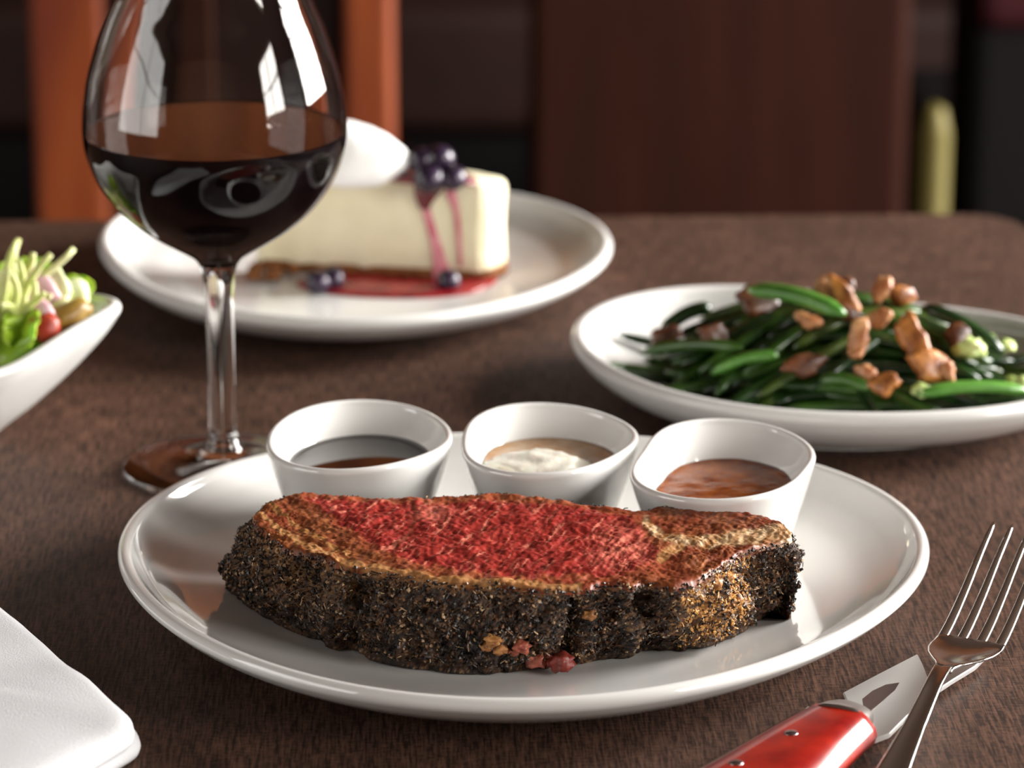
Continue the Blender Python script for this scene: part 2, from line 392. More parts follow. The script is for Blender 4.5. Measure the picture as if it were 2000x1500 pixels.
# top rings from the middle outwards
for k in range(KT + 1):
    t = (k / KT)
    for i in range(NS):
        o = out[i]; cx = max(-.078, min(.088, o.x * .9)); c = Vector((cx, midy(cx)))
        q = c.lerp(o.xy, t)
        h = ZT - .0022 * max(0, (t - .93) / .07) ** 2 + .0011 * fbm(Vector((q.x * 120, q.y * 120, 0)), 3) + .0005 * fbm(Vector((q.x * 500, q.y * 500, 4)), 3)
        cc, rg = top_colour(q); V.append(Vector((q.x, q.y, h))); C.append(cc); reg.append(rg)
DENT = [(at(1122, 1150, ZT).x, .005, .011, 0), (at(1240, 1150, ZT).x, .006, .009, 1), (at(985, 1145, ZT).x, .003, .004, 2), (at(690, 1110, ZT).x, .004, .004, 0)]
gold = at(1400, 1110, ZT); tanl = at(580, 1090, ZT)
for k in range(1, KW + 1):
    t = k / KW
    for i in range(NS):
        o = out[i]; f = off[i]; nn = nor[i]; front = nn.y < 0
        q = o.xy + f * (t ** .9) + nn * (.0028 * math.sin(math.pi * min(1, t * 1.05)) - .0005)
        zb = mainz(q.x, q.y) + .0006
        z = ZT - .0022 + (zb - ZT + .0022) * t
        P3 = Vector((q.x, q.y, z))
        amp = min(1, t * 6)
        dsp = .0030 * fbm(P3 * 110, 3) + .0018 * fbm(P3 * 380, 3, .65)
        lump = noise.noise(P3 * 260); dsp += .0012 * abs(lump)
        if front:
            for dx, w_, dep, mode in DENT:
                g = math.exp(-((q.x - dx - .002 * math.sin(t * 5)) / w_) ** 2)
                if mode == 1: g *= max(0, 1 - t * 2.2)
                if mode == 2: g *= max(0, (t - .55) * 2)
                dsp -= dep * g
        if t > .9: dsp = min(dsp, 0)
        q = q + nn * dsp * amp
        if k == KW: z = mainz(q.x, q.y) + .0003
        V.append(Vector((q.x, q.y, z + .0006 * noise.noise(P3 * 500) * (t < .95))))
        s1 = fbm(P3 * 330, 4, .65); s2 = fbm(P3 * 900 + Vector((5, 5, 5)), 3, .7)
        c = mixc(s2l((30, 20, 15)), s2l((104, 66, 40)), .36 + 1.1 * s1 + .5 * s2)
        c = mixc(c, s2l((176, 142, 104)), (s2 - .30) * 2.4)
        g = math.exp(-(((q.x - gold.x) / .014) ** 2 + ((t - .42) / .35) ** 2)) * front * 1.0
        c = mixc(c, mixc(s2l((110, 56, 20)), s2l((220, 158, 84)), .5 + s2 + s1 * .5), g * (1 + s1))
        g = math.exp(-(((q.x - tanl.x) / .024) ** 2 + ((t - .05) / .42) ** 2)) * front
        c = mixc(c, mixc(s2l((96, 62, 32)), s2l((168, 122, 66)), .5 + s1), g * 1.1)
        g = (1 - t / .10) * (.7 + s1)
        c = mixc(c, cFat3 if q.x < .05 else cBr1, g)
        c = mixc(c, s2l((12, 9, 9)), (noise.noise(P3 * 90 + Vector((3, 1, 2))) - .12) * 2.2 * min(1, t * 3))
        C.append(c); reg.append('crust')
steak_root = empty('prime_rib', (0, 0, 0))
tag(steak_root, 'thick slice of rare prime rib with a dark peppered crust on the dinner plate', 'meat')
meat_m = mat('cut_beef', attr='col', rough=.46, spec=.3, coat=.06, coat_r=.25, noise_c=(.84, .74, .70), noise_s=700, bump=.00022, bump_s=420, sss=.12)
crust_m = mat('peppered_crust', attr='col', rough=.5, spec=.45, noise_c=(.45, .4, .36), noise_s=1500, bump=.0009, bump_s=1100)
faces = {'rare_center': [], 'browned_meat': [], 'fat_seam': [], 'crust': []}
rows = KT + KW
for k in range(rows):
    for i in range(NS):
        j = (i + 1) % NS; f = (k * NS + i, k * NS + j, (k + 1) * NS + j, (k + 1) * NS + i)
        r = 'crust' if k >= KT else reg[f[0]]
        faces[r].append(f)
lastrow = rows * NS
faces['crust'].append(tuple(lastrow + i for i in range(NS)))
for r, FF in faces.items():
    idx = {}; VV = []; CC = []
    F2 = []
    for f in FF:
        g = []
        for v in f:
            if v not in idx: idx[v] = len(VV); VV.append(V[v]); CC.append(C[v])
            g.append(idx[v])
        F2.append(tuple(g))
    o = obj(r, VV, F2, crust_m if r == 'crust' else meat_m, steak_root, True, CC)
    o['label'] = {'rare_center': 'rare red centre of the slice', 'browned_meat': 'browned outer meat', 'fat_seam': 'pale seam of fat', 'crust': 'dark peppered crust'}[r]
# seasoning grains and needles pressed into the crust
def scatter(count, pick, needle, seed):
    rr = random.Random(seed); V2, F2, C2 = [], [], []
    for _ in range(count):
        p, nn, cc = pick(rr)
        d = Vector((rr.uniform(-1, 1), rr.uniform(-1, 1), rr.uniform(-1, 1))); d = (d - nn * d.dot(nn) * .7).normalized()
        s = d.cross(nn + Vector((.01, 0, 0))).normalized(); u = s.cross(d)
        b = len(V2)
        if rr.random() < needle:
            L = rr.uniform(.0006, .0018); w = rr.uniform(.00012, .00028); bend = nn * rr.uniform(0, .0005)
            pts = [p - d * L, p + bend, p + d * L]
            for q in pts:
                for a in (0, 2.1, 4.2): V2.append(q + (s * math.cos(a) + u * math.sin(a)) * w); C2.append(cc)
            for k in range(2):
                for a in range(3): F2.append((b + k * 3 + a, b + k * 3 + (a + 1) % 3, b + (k + 1) * 3 + (a + 1) % 3, b + (k + 1) * 3 + a))
        else:
            w = rr.uniform(.0003, .0010)
            for q in (d, -d, s, -s, u, -u): V2.append(p + q * w * rr.uniform(.6, 1.2)); C2.append(cc)
            for t in ((0, 2, 4), (2, 1, 4), (1, 3, 4), (3, 0, 4), (2, 0, 5), (1, 2, 5), (3, 1, 5), (0, 3, 5)): F2.append(tuple(b + x for x in t))
    return V2, F2, C2
PAL = [(s2l((22, 16, 13)), .42), (s2l((54, 36, 24)), .24), (s2l((112, 76, 48)), .16), (s2l((188, 156, 120)), .12), (s2l((92, 84, 80)), .06), (s2l((86, 24, 22)), .04)]
def pickc(rr, bias=0):
    x = max(0, min(.999, rr.random() + bias)); s = 0
    for c, w in PAL:
        s += w
        if x < s: return c
    return PAL[0][0]
def pick_wall(rr):
    i = rr.randrange(NS)
    k = KT + 1 + int((KW - 4) * rr.random()); p = V[k * NS + i]; nn = Vector((nor[i].x, nor[i].y, .1)).normalized()
    c = pickc(rr, .55 * noise.noise(p * 150) + .35 * noise.noise(p * 60))
    if abs(p.x - gold.x) < .013 and rr.random() < .45 and nor[i].y < 0: c = s2l((214, 160, 92))
    return p + nn * rr.uniform(-.0001, .0004), nn, c
V2, F2, C2 = scatter(15000, pick_wall, .22, 3)
bits_m = mat('seasoning_bits', attr='col', rough=.45, spec=.5)
o = obj('seasoning', V2, F2, bits_m, steak_root, False, C2); tag(o, 'coarse pepper and herb bits on the crust', kind='stuff')
def pick_edge(rr):
    i = rr.randrange(NS); k = KT - int(abs(rr.gauss(0, 1.0))); p = V[k * NS + i]
    return p + Vector((0, 0, .0003)), Vector((0, 0, 1)), pickc(rr)
V2, F2, C2 = scatter(900, pick_edge, .3, 4)
o = obj('edge_pepper', V2, F2, bits_m, steak_root, False, C2); tag(o, 'pepper grains along the top edge', kind='stuff')
scrap_m = mat('pink_fat_scrap', s2l((190, 110, 86)), rough=.35, noise_c=s2l((120, 40, 34)), noise_s=220, bump=.0006, bump_s=300, sss=.15)
for k, (x, y, r, c) in enumerate([(1046, 1288, .0036, 0), (1096, 1294, .0036, 1), (1078, 1288, .0028, 1), (962, 1252, .0026, 2), (978, 1266, .0022, 2), (950, 1264, .0018, 2), (1018, 1262, .0026, 0), (1004, 1274, .0018, 0), (1152, 1204, .0022, 2), (1415, 1130, .0026, 2), (1432, 1166, .0026, 2), (1400, 1142, .002, 2)]):
    V1, F1 = blob(r, 3, .6, 1.8, k + 2, 1.25, 1, .9)
    yy = at(x, y, .0135) if y > 1280 else None
    if yy is None:                                # lies against the front of the crust
        q = at(x, y, 0); best = None
        for k2 in range(KT + 4, rows, 2):
            for i in range(0, NS, 2):
                if nor[i].y > 0: continue
                v = V[k2 * NS + i]; d = v.y; rr_ = v - Vector((0, 0, CAM_H)); 
                fy = rr_.y * math.cos(_p) - rr_.z * math.sin(_p); sx = 1000 + FPX * rr_.x / fy; sy = 750 - FPX * (rr_.y * math.sin(_p) + rr_.z * math.cos(_p)) / fy
                e = (sx - x) ** 2 + (sy - y) ** 2
                if best is None or e < best[0]: best = (e, v)
        yy = best[1]
    m_ = scrap_m if c == 0 else (mat('red_meat_scrap', s2l((132, 52, 42)), rough=.4, bump=.0005, bump_s=300) if c == 1 else mat('golden_fat_scrap', s2l((196, 140, 78)), rough=.4, noise_c=s2l((120, 66, 30)), noise_s=300, bump=.0008, bump_s=400))
    V1 = [v + yy for v in V1]
    o = obj('fat_nugget', V1, F1, m_, steak_root)
    o['label'] = ['pink lump of fat', 'reddish scrap of meat', 'golden lump of fat'][c]

# ---------------------------------------------------------------- wine glass
gx, gy = -.1213, 1.4271
wg = empty('wine_glass', (gx, gy, 0)); tag(wg, 'tall balloon wine glass on a thick stem, partly filled with red wine', 'wine glass')
outp = [(.0080, .0895), (.0105, .0925), (.0150, .0955), (.0240, .1010), (.0320, .1066), (.0407, .1146), (.0484, .1255), (.0527, .1369), (.0539, .1449), (.0537, .1534), (.0529, .1598), (.0512, .1694), (.0474, .1822), (.0440, .1916), (.0402, .2005), (.0365, .2110), (.0335, .2230), (.0315, .2340)]
op = spline(outp, 6)
tk = .0011
ip = []
for i in range(len(op)):
    a = op[max(i - 1, 0)]; b = op[min(i + 1, len(op) - 1)]; t = (b - a) / np.linalg.norm(b - a); q = op[i] + np.array([-t[1], t[0]]) * tk
    if q[1] > .0935 and q[0] > .004: ip.append(q)
prof = [tuple(p) for p in op] + [tuple(p) for p in reversed(ip)] + [(.0001, .0945)]
stem = [tuple(p) for p in spline([(.0420, .0009), (.0421, .0018), (.0380, .0024), (.025, .0034), (.014, .0054), (.0095, .0082), (.0080, .0105), (.0072, .0124), (.0062, .0148), (.0059, .020), (.0058, .0300), (.0058, .0485), (.0060, .070), (.0064, .0800), (.0071, .0862), (.0080, .0895)], 5)]
whole = [(.0001, .0012), (.030, .0006), (.0415, .0000)] + stem[:-1] + prof
lathe('bowl_and_stem', whole, glass, wg, 160)
# wine body: follows the inner wall
wz = .1460
wp = [(.0001, .0944)] + [(p[0] + .00015, p[1]) for p in ip if p[1] < wz - .0004] + [(float(np.interp(wz, [p[1] for p in ip], [p[0] for p in ip])) + .00015, wz + .0004), (.0515, wz), (.050, wz), (.048, wz), (.030, wz), (.0001, wz)]
wn = lathe('red_wine', wp, wine_m, None, 160); wn.location = (gx, gy, 0)
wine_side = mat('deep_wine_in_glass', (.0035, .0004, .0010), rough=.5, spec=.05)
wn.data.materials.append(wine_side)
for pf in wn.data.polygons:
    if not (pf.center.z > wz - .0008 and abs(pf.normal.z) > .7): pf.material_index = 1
    else: pf.use_smooth = False
tag(wn, 'nearly black red wine filling the lower half of the balloon glass', 'wine')

# ---------------------------------------------------------------- cheesecake
cheese_m = mat('cheesecake_filling', s2l((238, 230, 200)), rough=.55, noise_c=s2l((228, 218, 184)), noise_s=40, bump=.0005, bump_s=220, sss=.2, sssr=(1, .8, .5), spec=.3)
crumb_m = mat('biscuit_crust', s2l((150, 92, 40)), rough=.8, noise_c=s2l((104, 58, 22)), noise_s=300, bump=.001, bump_s=500)
sauce_m = mat('blueberry_sauce', s2l((126, 8, 26)), rough=.12, spec=.4, noise_c=s2l((84, 3, 16)), noise_s=50, coat=.4)
drip_m = mat('thin_blueberry_drip', s2l((222, 150, 158)), rough=.25, noise_c=s2l((196, 90, 112)), noise_s=120)
whip_m = mat('whipped_cream', s2l((250, 250, 248)), rough=.6, sss=.25, sssr=(1, .9, .8), bump=.0005, bump_s=120, spec=.3)
CZ = .0088
tip, fc, rc, bc = at(486, 526, CZ).xy, at(900, 549, CZ).xy, at(955, 548, CZ).xy, at(990, 527, CZ).xy
def wedge_outline(inset=0, n=200):
    P = [tip + Vector((.001, .0)), tip.lerp(fc, .5) + Vector((0, -.0004)), fc, fc.lerp(rc, .55) + Vector((.0006, -.0016)), rc, rc.lerp(bc, .5) + Vector((.002, -.001)), bc, bc.lerp(tip, .5)]
    Q = []
    m = len(P)
    for i in range(m):
        for k in range(n // m): Q.append(P[i].lerp(P[(i + 1) % m], k / (n // m)))
    for _ in range(7): Q = [(Q[i - 1] + Q[i] * 2 + Q[(i + 1) % len(Q)]) / 4 for i in range(len(Q))]
    c = sum(Q, Vector((0, 0))) / len(Q)
    if inset: Q = [q + (c - q).normalized() * inset for q in Q]
    return Q, c
ck = empty('cheesecake_slice', (0, 0, 0)); tag(ck, 'tall wedge of pale cheesecake topped with cream and blueberry sauce', 'cake')
def loft(rings, cap=True):
    V, F = [], []; n = len(rings[0])
    for r in rings: V += r
    for k in range(len(rings) - 1):
        for i in range(n):
            j = (i + 1) % n; F.append((k * n + i, k * n + j, (k + 1) * n + j, (k + 1) * n + i))
    if cap:
        F.append(tuple(range(n))[::-1]); F.append(tuple((len(rings) - 1) * n + i for i in range(n)))
    return V, F
def cake_top(x):   # crown height falls towards the outer edge
    return .0600 - .0045 * max(0, (x - fc.x) / (bc.x - fc.x)) - .006 * max(0, min(1, (-.105 - x) / .03))
rings = []
for zf, ins in [(0, .0006), (.04, 0), (.2, .0002), (.45, .0006), (.7, .0), (.9, -.0002), (.97, .0006), (1.0, .0022), (1.005, .008), (1.007, .014)]:
    Q, c = wedge_outline(ins)
    rings.append([Vector((q.x, q.y, CZ + .0042 + (cake_top(q.x) - CZ - .0042) * zf)) + Vector((noise.noise(Vector((q.x * 90, zf * 3, 1))), noise.noise(Vector((q.x * 90, zf * 4, 5))), 0)) * .0011 for q in Q])
V1, F1 = loft(rings); obj('filling', V1, F1, cheese_m, ck)
Q, c = wedge_outline(-.0012); Q0, _ = wedge_outline(-.0004)
V1, F1 = loft([[Vector((q.x, q.y, CZ)) for q in Q], [Vector((q.x, q.y, CZ + .0042)) for q in Q], [Vector((q.x, q.y, CZ + .0055)) for q in Q0]]); obj('biscuit_base', V1, F1, crumb_m, ck)
# crumbs at the tip of the slice
for k in range(7):
    V1, F1 = blob(.0035, 2, .4, 1.5, k + 20, 1.2, 1, .8); q = at(500 + 12 * k - (k % 3) * 14, 524 + (k % 3) * 7, CZ + .003)
    o = obj('biscuit_crumb', [v + q for v in V1], F1, crumb_m); tag(o, 'brown biscuit crumb at the tip of the cheesecake slice', 'crumb', 'biscuit crumbs by the cheesecake tip')
# whipped cream
cc = atY(692, 350, 1.687)
rings = []
for zf, rr in [(0, .020), (.12, .0245), (.3, .026), (.5, .0245), (.68, .0205), (.82, .0150), (.93, .0085), (1, .0015)]:
    ring = []
    for i in range(72):
        a = 2 * math.pi * i / 72; r = rr * (1 + .07 * math.sin(a * 3 + zf * 6) + .10 * noise.noise(Vector((math.cos(a) * 1.5, math.sin(a) * 1.5, zf * 3))))
        lean = .004 * math.sin(zf * 3) - .010 * zf
        ring.append(Vector((cc.x + lean + r * math.cos(a) * 1.05, 1.689 + r * math.sin(a) * .8, .0585 + .0300 * zf)))
    rings.append(ring)
V1, F1 = loft(rings); wc = obj('whipped_cream', V1, F1, whip_m); tag(wc, 'round dollop of white whipped cream on top of the cheesecake', 'cream')
# sauce on the top and the drips down the cut face
def flatpool(pts, z, h, zfun=None, up=0):
    P = [Vector(p) for p in pts]; n = len(P); Q = []
    for i in range(n):
        for k in range(10): Q.append(P[i].lerp(P[(i + 1) % n], k / 10))
    for _ in range(30): Q = [(Q[i - 1] + Q[i] * 2 + Q[(i + 1) % len(Q)]) / 4 for i in range(len(Q))]
    c = sum(Q, Vector((0, 0))) / len(Q); rings = []
    for ins, hh in [(0, -.0012), (0, 0), (.03, h * .6), (.10, h), (.4, h * 1.1), (.8, h * 1.1), (.98, h * 1.1)]:
        rings.append([Vector((q.lerp(c, ins).x, q.lerp(c, ins).y, (zfun(*q.lerp(c, ins)) if zfun else z) + hh)) for q in Q])
    return loft(rings)
pts = [at(x, y, .0595).xy for x, y in [(742, 352), (742, 341), (800, 337), (900, 340), (940, 347), (925, 358), (870, 362), (815, 360)]]
V1, F1 = flatpool(pts, 0, .0012, lambda x, y: cake_top(x) + .0004)
cs = empty('blueberry_sauce', (0, 0, 0)); tag(cs, 'dark red blueberry sauce on the cake top running down its side', 'sauce')
obj('sauce_pool', V1, F1, sauce_m, cs)
def on_face(x, y):   # a point on the front cut face seen at pixel (x, y)
    r = ray(x, y); a, b = tip, fc
    if x > 900: a, b = fc, rc
    dx, dy = b.x - a.x, b.y - a.y
    t = (a.x * dy - a.y * dx) / (r[0] * dy - r[1] * dx)
    return Vector((r[0] * t, r[1] * t, CAM_H + r[2] * t))
def drip(name, L, m, th=.0012):
    V1, F1 = [], []; P = [on_face(x, y) + Vector((0, -.0004, 0)) for x, y, w in L]
    P = [Vector(q) for q in spline([tuple(p) for p in P], 6)]; W = [float(w[0]) for w in spline([(w,) for _, _, w in L], 6)]
    V1, F1 = sweep(P, W, [th] * len(P), 12, up=(0, -1, .0), power=2)
    return obj(name, V1, F1, m, cs)
drip('dark_drip', [(842, 346, .0085), (838, 362, .0078), (832, 384, .0058), (829, 408, .0026)], sauce_m, .0016)
drip('thin_drip', [(832, 395, .0032), (842, 440, .0024), (852, 480, .0026), (858, 510, .0034), (866, 538, .0055)], drip_m, .0007)
drip('thin_drip', [(880, 372, .0030), (890, 410, .0014), (895, 450, .0012), (898, 490, .0010), (900, 520, .0008)], drip_m, .0005)
pts = [at(x, y, .0088).xy for x, y in [(570, 552), (600, 566), (680, 578), (800, 582), (900, 577), (960, 560), (985, 530), (970, 515), (900, 528), (700, 534), (600, 538)]]
V1, F1 = flatpool(pts, 0, .0012, lambda x, y: cheesez(x, y) + .0008)
o = obj('sauce_puddle', V1, F1, mat('thin_red_sauce', s2l((164, 44, 48)), rough=.12, spec=.4, noise_c=s2l((110, 8, 22)), noise_s=60)); tag(o, 'red puddle of blueberry sauce on the plate along the foot of the cheesecake', 'sauce')
berry_m = mat('blueberry_skin', s2l((20, 12, 22)), rough=.3, spec=.5, coat=.25, coat_r=.15, noise_c=s2l((52, 34, 62)), noise_s=120)
def berry(p, r, label, seed, grp=None):
    bm = bmesh.new(); bmesh.ops.create_uvsphere(bm, u_segments=32, v_segments=20, radius=r)
    for v in bm.verts:
        d = math.hypot(v.co.x, v.co.y) / r
        if v.co.z > 0 and d < .42:
            v.co.z -= r * .22 * (1 - (d / .42) ** 2); 
            if .28 < d < .42: v.co.z += r * .10 * (1 + math.sin(5 * math.atan2(v.co.y, v.co.x))) / 2
        v.co.z *= .9
    q = Quaternion((rng.uniform(-1, 1), rng.uniform(-1, 1), 0.1), rng.uniform(.2, 1.1))
    for v in bm.verts: v.co = q @ v.co
    me = bpy.data.meshes.new('blueberry'); bm.to_mesh(me); bm.free()
    o = link('blueberry', me, berry_m); o.location = p; tag(o, label, 'blueberry', grp); return o
g = 'blueberries in the sauce on top of the cheesecake'
for x, y, Y, r, lb in [(824, 314, 1.686, .0070, 'dark blueberry at the upper left of the cluster on the cake top'), (858, 310, 1.686, .0076, 'dark blueberry at the upper right of the cluster on the cake top'),
                       (838, 350, 1.677, .0078, 'large dark blueberry at the front of the cluster above the drip'), (884, 348, 1.679, .0070, 'shiny blueberry at the right end of the cluster on the cake top'), (858, 334, 1.690, .0070, 'blueberry hidden in the middle of the cluster on the cake top')]:
    berry(atY(x, y, Y), r, lb, 0, g)
g = 'blueberries on the dessert plate'
for x, y, r, lb in [(621, 546, .0062, 'left one of two blueberries lying by the cheesecake on the plate'), (649, 538, .0062, 'right one of two blueberries lying by the cheesecake on the plate'), (876, 541, .0060, 'sauce-covered blueberry at the foot of the pink drips')]:
    p = at(x, y + 6, .0135); berry(p, r, lb, 0, g)

# ---------------------------------------------------------------- green beans and mushrooms
bean_ms = [mat('green_bean_dark', s2l((30, 62, 18)), rough=.28, noise_c=s2l((18, 40, 14)), noise_s=60, spec=.55, coat=.2, stretch=(1, 1, 1)),
           mat('green_bean_mid', s2l((62, 100, 30)), rough=.28, noise_c=s2l((34, 66, 20)), noise_s=60, spec=.55, coat=.2),
           mat('green_bean_olive', s2l((84, 104, 40)), rough=.3, noise_c=s2l((40, 60, 20)), noise_s=50, spec=.5, coat=.2),
           mat('green_bean_bright', s2l((100, 156, 62)), rough=.3, noise_c=s2l((66, 118, 42)), noise_s=60, spec=.55, coat=.2)]
hc_ = Vector((.150, 1.519))
def heap(x, y):
    d = math.hypot((x - hc_.x + .004) / .096, (y - hc_.y + (x - hc_.x) * .25) / .080)
    return .041 * max(0, 1 - d ** 1.7)
def bean(cx, cy, a, L, lev, m, bend=0, r=.0038, lift=0, name='green_bean'):
    P, W = [], []
    for k in range(17):
        t = k / 16 - .5; s = t * L
        x = cx + s * math.cos(a) - bend * (t * t * 4 - 1) * math.sin(a); y = cy + s * math.sin(a) + bend * (t * t * 4 - 1) * math.cos(a)
        x0, y0 = x - beanc[0], y - beanc[1]; th = math.atan2(y0, x0); d = math.hypot(x0, y0); mxr = bean_rf(th) * .86
        if d > mxr: x, y = beanc[0] + x0 * mxr / d, beanc[1] + y0 * mxr / d
        z = beanz(x, y) + r + lev * heap(x, y) + lift * (1 - 2 * abs(t))
        P.append(Vector((x, y, z))); e = 1 - abs(t) * 2
        W.append(r * (min(1, .25 + e * 4) if e < .2 else 1) * (1 + .08 * math.sin(k * 1.9)))
    for _ in range(3): P = [P[0]] + [(P[i - 1] + P[i] * 2 + P[i + 1]) / 4 for i in range(1, len(P) - 1)] + [P[-1]]
    V1, F1 = sweep(P, W, [w * .85 for w in W], 12, power=2)
    return obj(name, V1, F1, m)
def on_heap(x, y, lift=.004):      # where the line of sight meets the heap
    best = None
    for k in range(130):
        Y = 1.39 + k * .0018; p = atY(x, y, Y); g_ = p.z - (beanz(p.x, p.y) + heap(p.x, p.y) + lift)
        if g_ <= 0: return p
        if best is None or g_ < best[0]: best = (g_, p)
    return best[1]
GB = 'green beans heaped on the oval plate'
for k in range(160):
    lev = (k // 24) / 6.8
    rad = (1 - lev * .55)
    th = rng.uniform(0, 6.28); q = math.sqrt(rng.random()) * rad
    cx = hc_.x - .010 + .068 * q * math.cos(th); cy = hc_.y + .052 * q * math.sin(th) - (.068 * q * math.cos(th)) * .25
    a = R(rng.gauss(-14 if cx > .14 else 14, 22)); L = rng.uniform(.065, .105) * (1 - .15 * lev)
    mi = rng.choices([0, 1, 2], [5, 3, 2])[0]
    o = bean(cx, cy, a, L, lev, bean_ms[mi], rng.uniform(-.006, .006), rng.uniform(.0025, .0031))
    side = 'left half' if cx < .12 else ('middle' if cx < .165 else 'right end')
    where = 'low in' if lev < .35 else ('halfway up' if lev < .7 else 'near the top of')
    hue = ['dark green', 'mid green', 'olive green'][mi]
    tag(o, f'{hue} sauteed bean {where} the heap, {side} of the oval plate', 'green bean', GB)
# beans that stand out in the photograph
def bean_px(x0, y0, Y0, x1, y1, Y1, m, r, label, top=False):
    a, b = (atY(x0, y0, Y0), atY(x1, y1, Y1)) if top else (on_heap(x0, y0, .005), on_heap(x1, y1, .005)); P, W = [], []
    for k in range(15):
        t = k / 14; P.append(a.lerp(b, t) + Vector((0, 0, .003 * math.sin(math.pi * t)))); e = min(t, 1 - t); W.append(r * min(1, .3 + e * 6))
    V1, F1 = sweep(P, W, [w * .85 for w in W], 12, power=2); o = obj('green_bean', V1, F1, m); tag(o, label, 'green bean', GB)
bean_px(1462, 566, 1.510, 1650, 614, 1.475, bean_ms[3], .0042, 'bright green bean lying across the top of the heap, lightest of all', True)
bean_px(1250, 690, 1.46, 1450, 680, 1.47, bean_ms[1], .0032, 'long straight green bean along the front left of the heap')
bean_px(1390, 730, 1.43, 1520, 695, 1.45, bean_ms[3], .0030, 'light green bean slanting up in the front left of the heap')
bean_px(1600, 745, 1.425, 1700, 760, 1.425, bean_ms[1], .0032, 'short green bean by the rim below the middle mushrooms')
bean_px(1790, 770, 1.425, 2010, 765, 1.43, bean_ms[3], .0032, 'bright green bean along the front rim at the right')
bean_px(1800, 600, 1.53, 1960, 690, 1.49, bean_ms[0], .0038, 'dark green bean sloping down the right side of the heap')
bean_px(1390, 600, 1.52, 1290, 650, 1.50, bean_ms[0], .0038, 'dark green bean sloping down the left side of the heap')
mush_ms = [mat('browned_mushroom', s2l((196, 128, 62)), rough=.42, noise_c=s2l((112, 58, 24)), noise_s=150, bump=.0006, bump_s=200, coat=.2, sss=.1),
           mat('pale_mushroom', s2l((226, 172, 124)), rough=.42, noise_c=s2l((160, 92, 50)), noise_s=150, bump=.0005, bump_s=200, coat=.2, sss=.1),
           mat('dark_mushroom', s2l((112, 62, 28)), rough=.45, noise_c=s2l((56, 26, 12)), noise_s=140, bump=.0006, bump_s=200, coat=.2)]
def mushroom(x, y, Y, w, h, ang, mi, label, seed):
    """a slice of mushroom: a half-round cap with a stub of stem, w and h in metres, ang turns it in its own plane"""
    p = on_heap(x, y, .006); n = 40; ring = []
    for i in range(n):
        a = 2 * math.pi * i / n; rr = 1 + .34 * noise.noise(Vector((math.cos(a) * 1.6, math.sin(a) * 1.6, seed * 3.1))) + .14 * noise.noise(Vector((math.cos(a) * 5, math.sin(a) * 5, seed * 2.1)))
        cxx, cyy = math.cos(a), math.sin(a)
        if cyy < 0 and abs(cxx) > .45: rr *= .86
        ring.append((cxx * rr * w / 2, cyy * rr * h / 2))
    rings = []
    th = .0034
    for ins, z in [(.72, -th), (.92, -th * .75), (1, -th * .2), (1, th * .2), (.92, th * .75), (.72, th)]:
        rings.append([Vector((a * ins, z + .0030 * noise.noise(Vector((a * 110, b * 110, seed))), b * ins)) for a, b in ring])
    V1, F1 = loft(rings)
    o = obj('mushroom_slice', V1, F1, mush_ms[mi]); o.location = p
    rr = random.Random(seed); o.rotation_euler = (R(-28 + rr.uniform(-14, 14)), R(ang), R(rr.uniform(-25, 25)))
    tag(o, label, 'mushroom', 'browned mushroom pieces on the green beans')
for k, a in enumerate([(1478, 592, 1.508, .019, .015, 20, 2, 'rust brown mushroom slice under the tip of the bright green bean'),
    (1580, 628, 1.475, .013, .007, 15, 1, 'small tan mushroom piece just below the bright green bean'),
    (1617, 560, 1.515, .013, .010, 35, 1, 'pale mushroom stem end highest at the top of the heap'),
    (1650, 582, 1.505, .010, .020, -32, 0, 'golden mushroom strip slanting beside the topmost pale piece'),
    (1721, 566, 1.505, .010, .012, 10, 1, 'small orange-tan mushroom piece at the top, right of the golden strip'),
    (1762, 578, 1.510, .012, .008, 30, 0, 'greyish brown mushroom piece behind the top right of the heap'),
    (1718, 622, 1.475, .013, .009, -10, 1, 'round pinkish mushroom piece in the centre of the heap'),
    (1676, 662, 1.458, .010, .019, 8, 1, 'upright pale mushroom slice left of the dark gap in the heap'),
    (1672, 690, 1.450, .007, .006, 0, 1, 'tiny pink mushroom bit below the upright pale slice'),
    (1785, 668, 1.452, .013, .027, -22, 0, 'large golden mushroom slice standing at the front right of the heap'),
    (1815, 718, 1.438, .023, .014, 28, 0, 'broad golden mushroom slice at the foot of the large standing one'),
    (1851, 728, 1.430, .006, .010, -20, 1, 'pink-white mushroom tip at the lower right of the golden slices'),
    (1690, 728, 1.438, .011, .008, 20, 1, 'tan mushroom bit at the front between beans and rim'),
    (1728, 752, 1.430, .015, .011, -10, 0, 'crumbly brown mushroom piece touching the front rim'),
    (1575, 712, 1.447, .020, .010, -8, 2, 'flat reddish brown mushroom slice low in the front of the heap'),
    (1655, 612, 1.490, .012, .008, 40, 2, 'dark brown mushroom bit between the golden strip and the centre'),
    (1395, 655, 1.485, .016, .010, 10, 2, 'dark brown mushroom slice in the left part of the heap'),
    (1300, 655, 1.495, .016, .009, -10, 2, 'brown mushroom slice at the far left end of the beans'),
    (1868, 655, 1.475, .011, .013, 15, 2, 'maroon mushroom piece on the right slope of the heap'),
    (1650, 560, 1.522, .009, .009, 15, 2, 'dark mushroom edge behind the golden strip')]):
    mushroom(*a, seed=k + 3)
onion_m = mat('chopped_scallion', s2l((176, 208, 108)), rough=.35, noise_c=s2l((220, 232, 170)), noise_s=120, sss=.2)
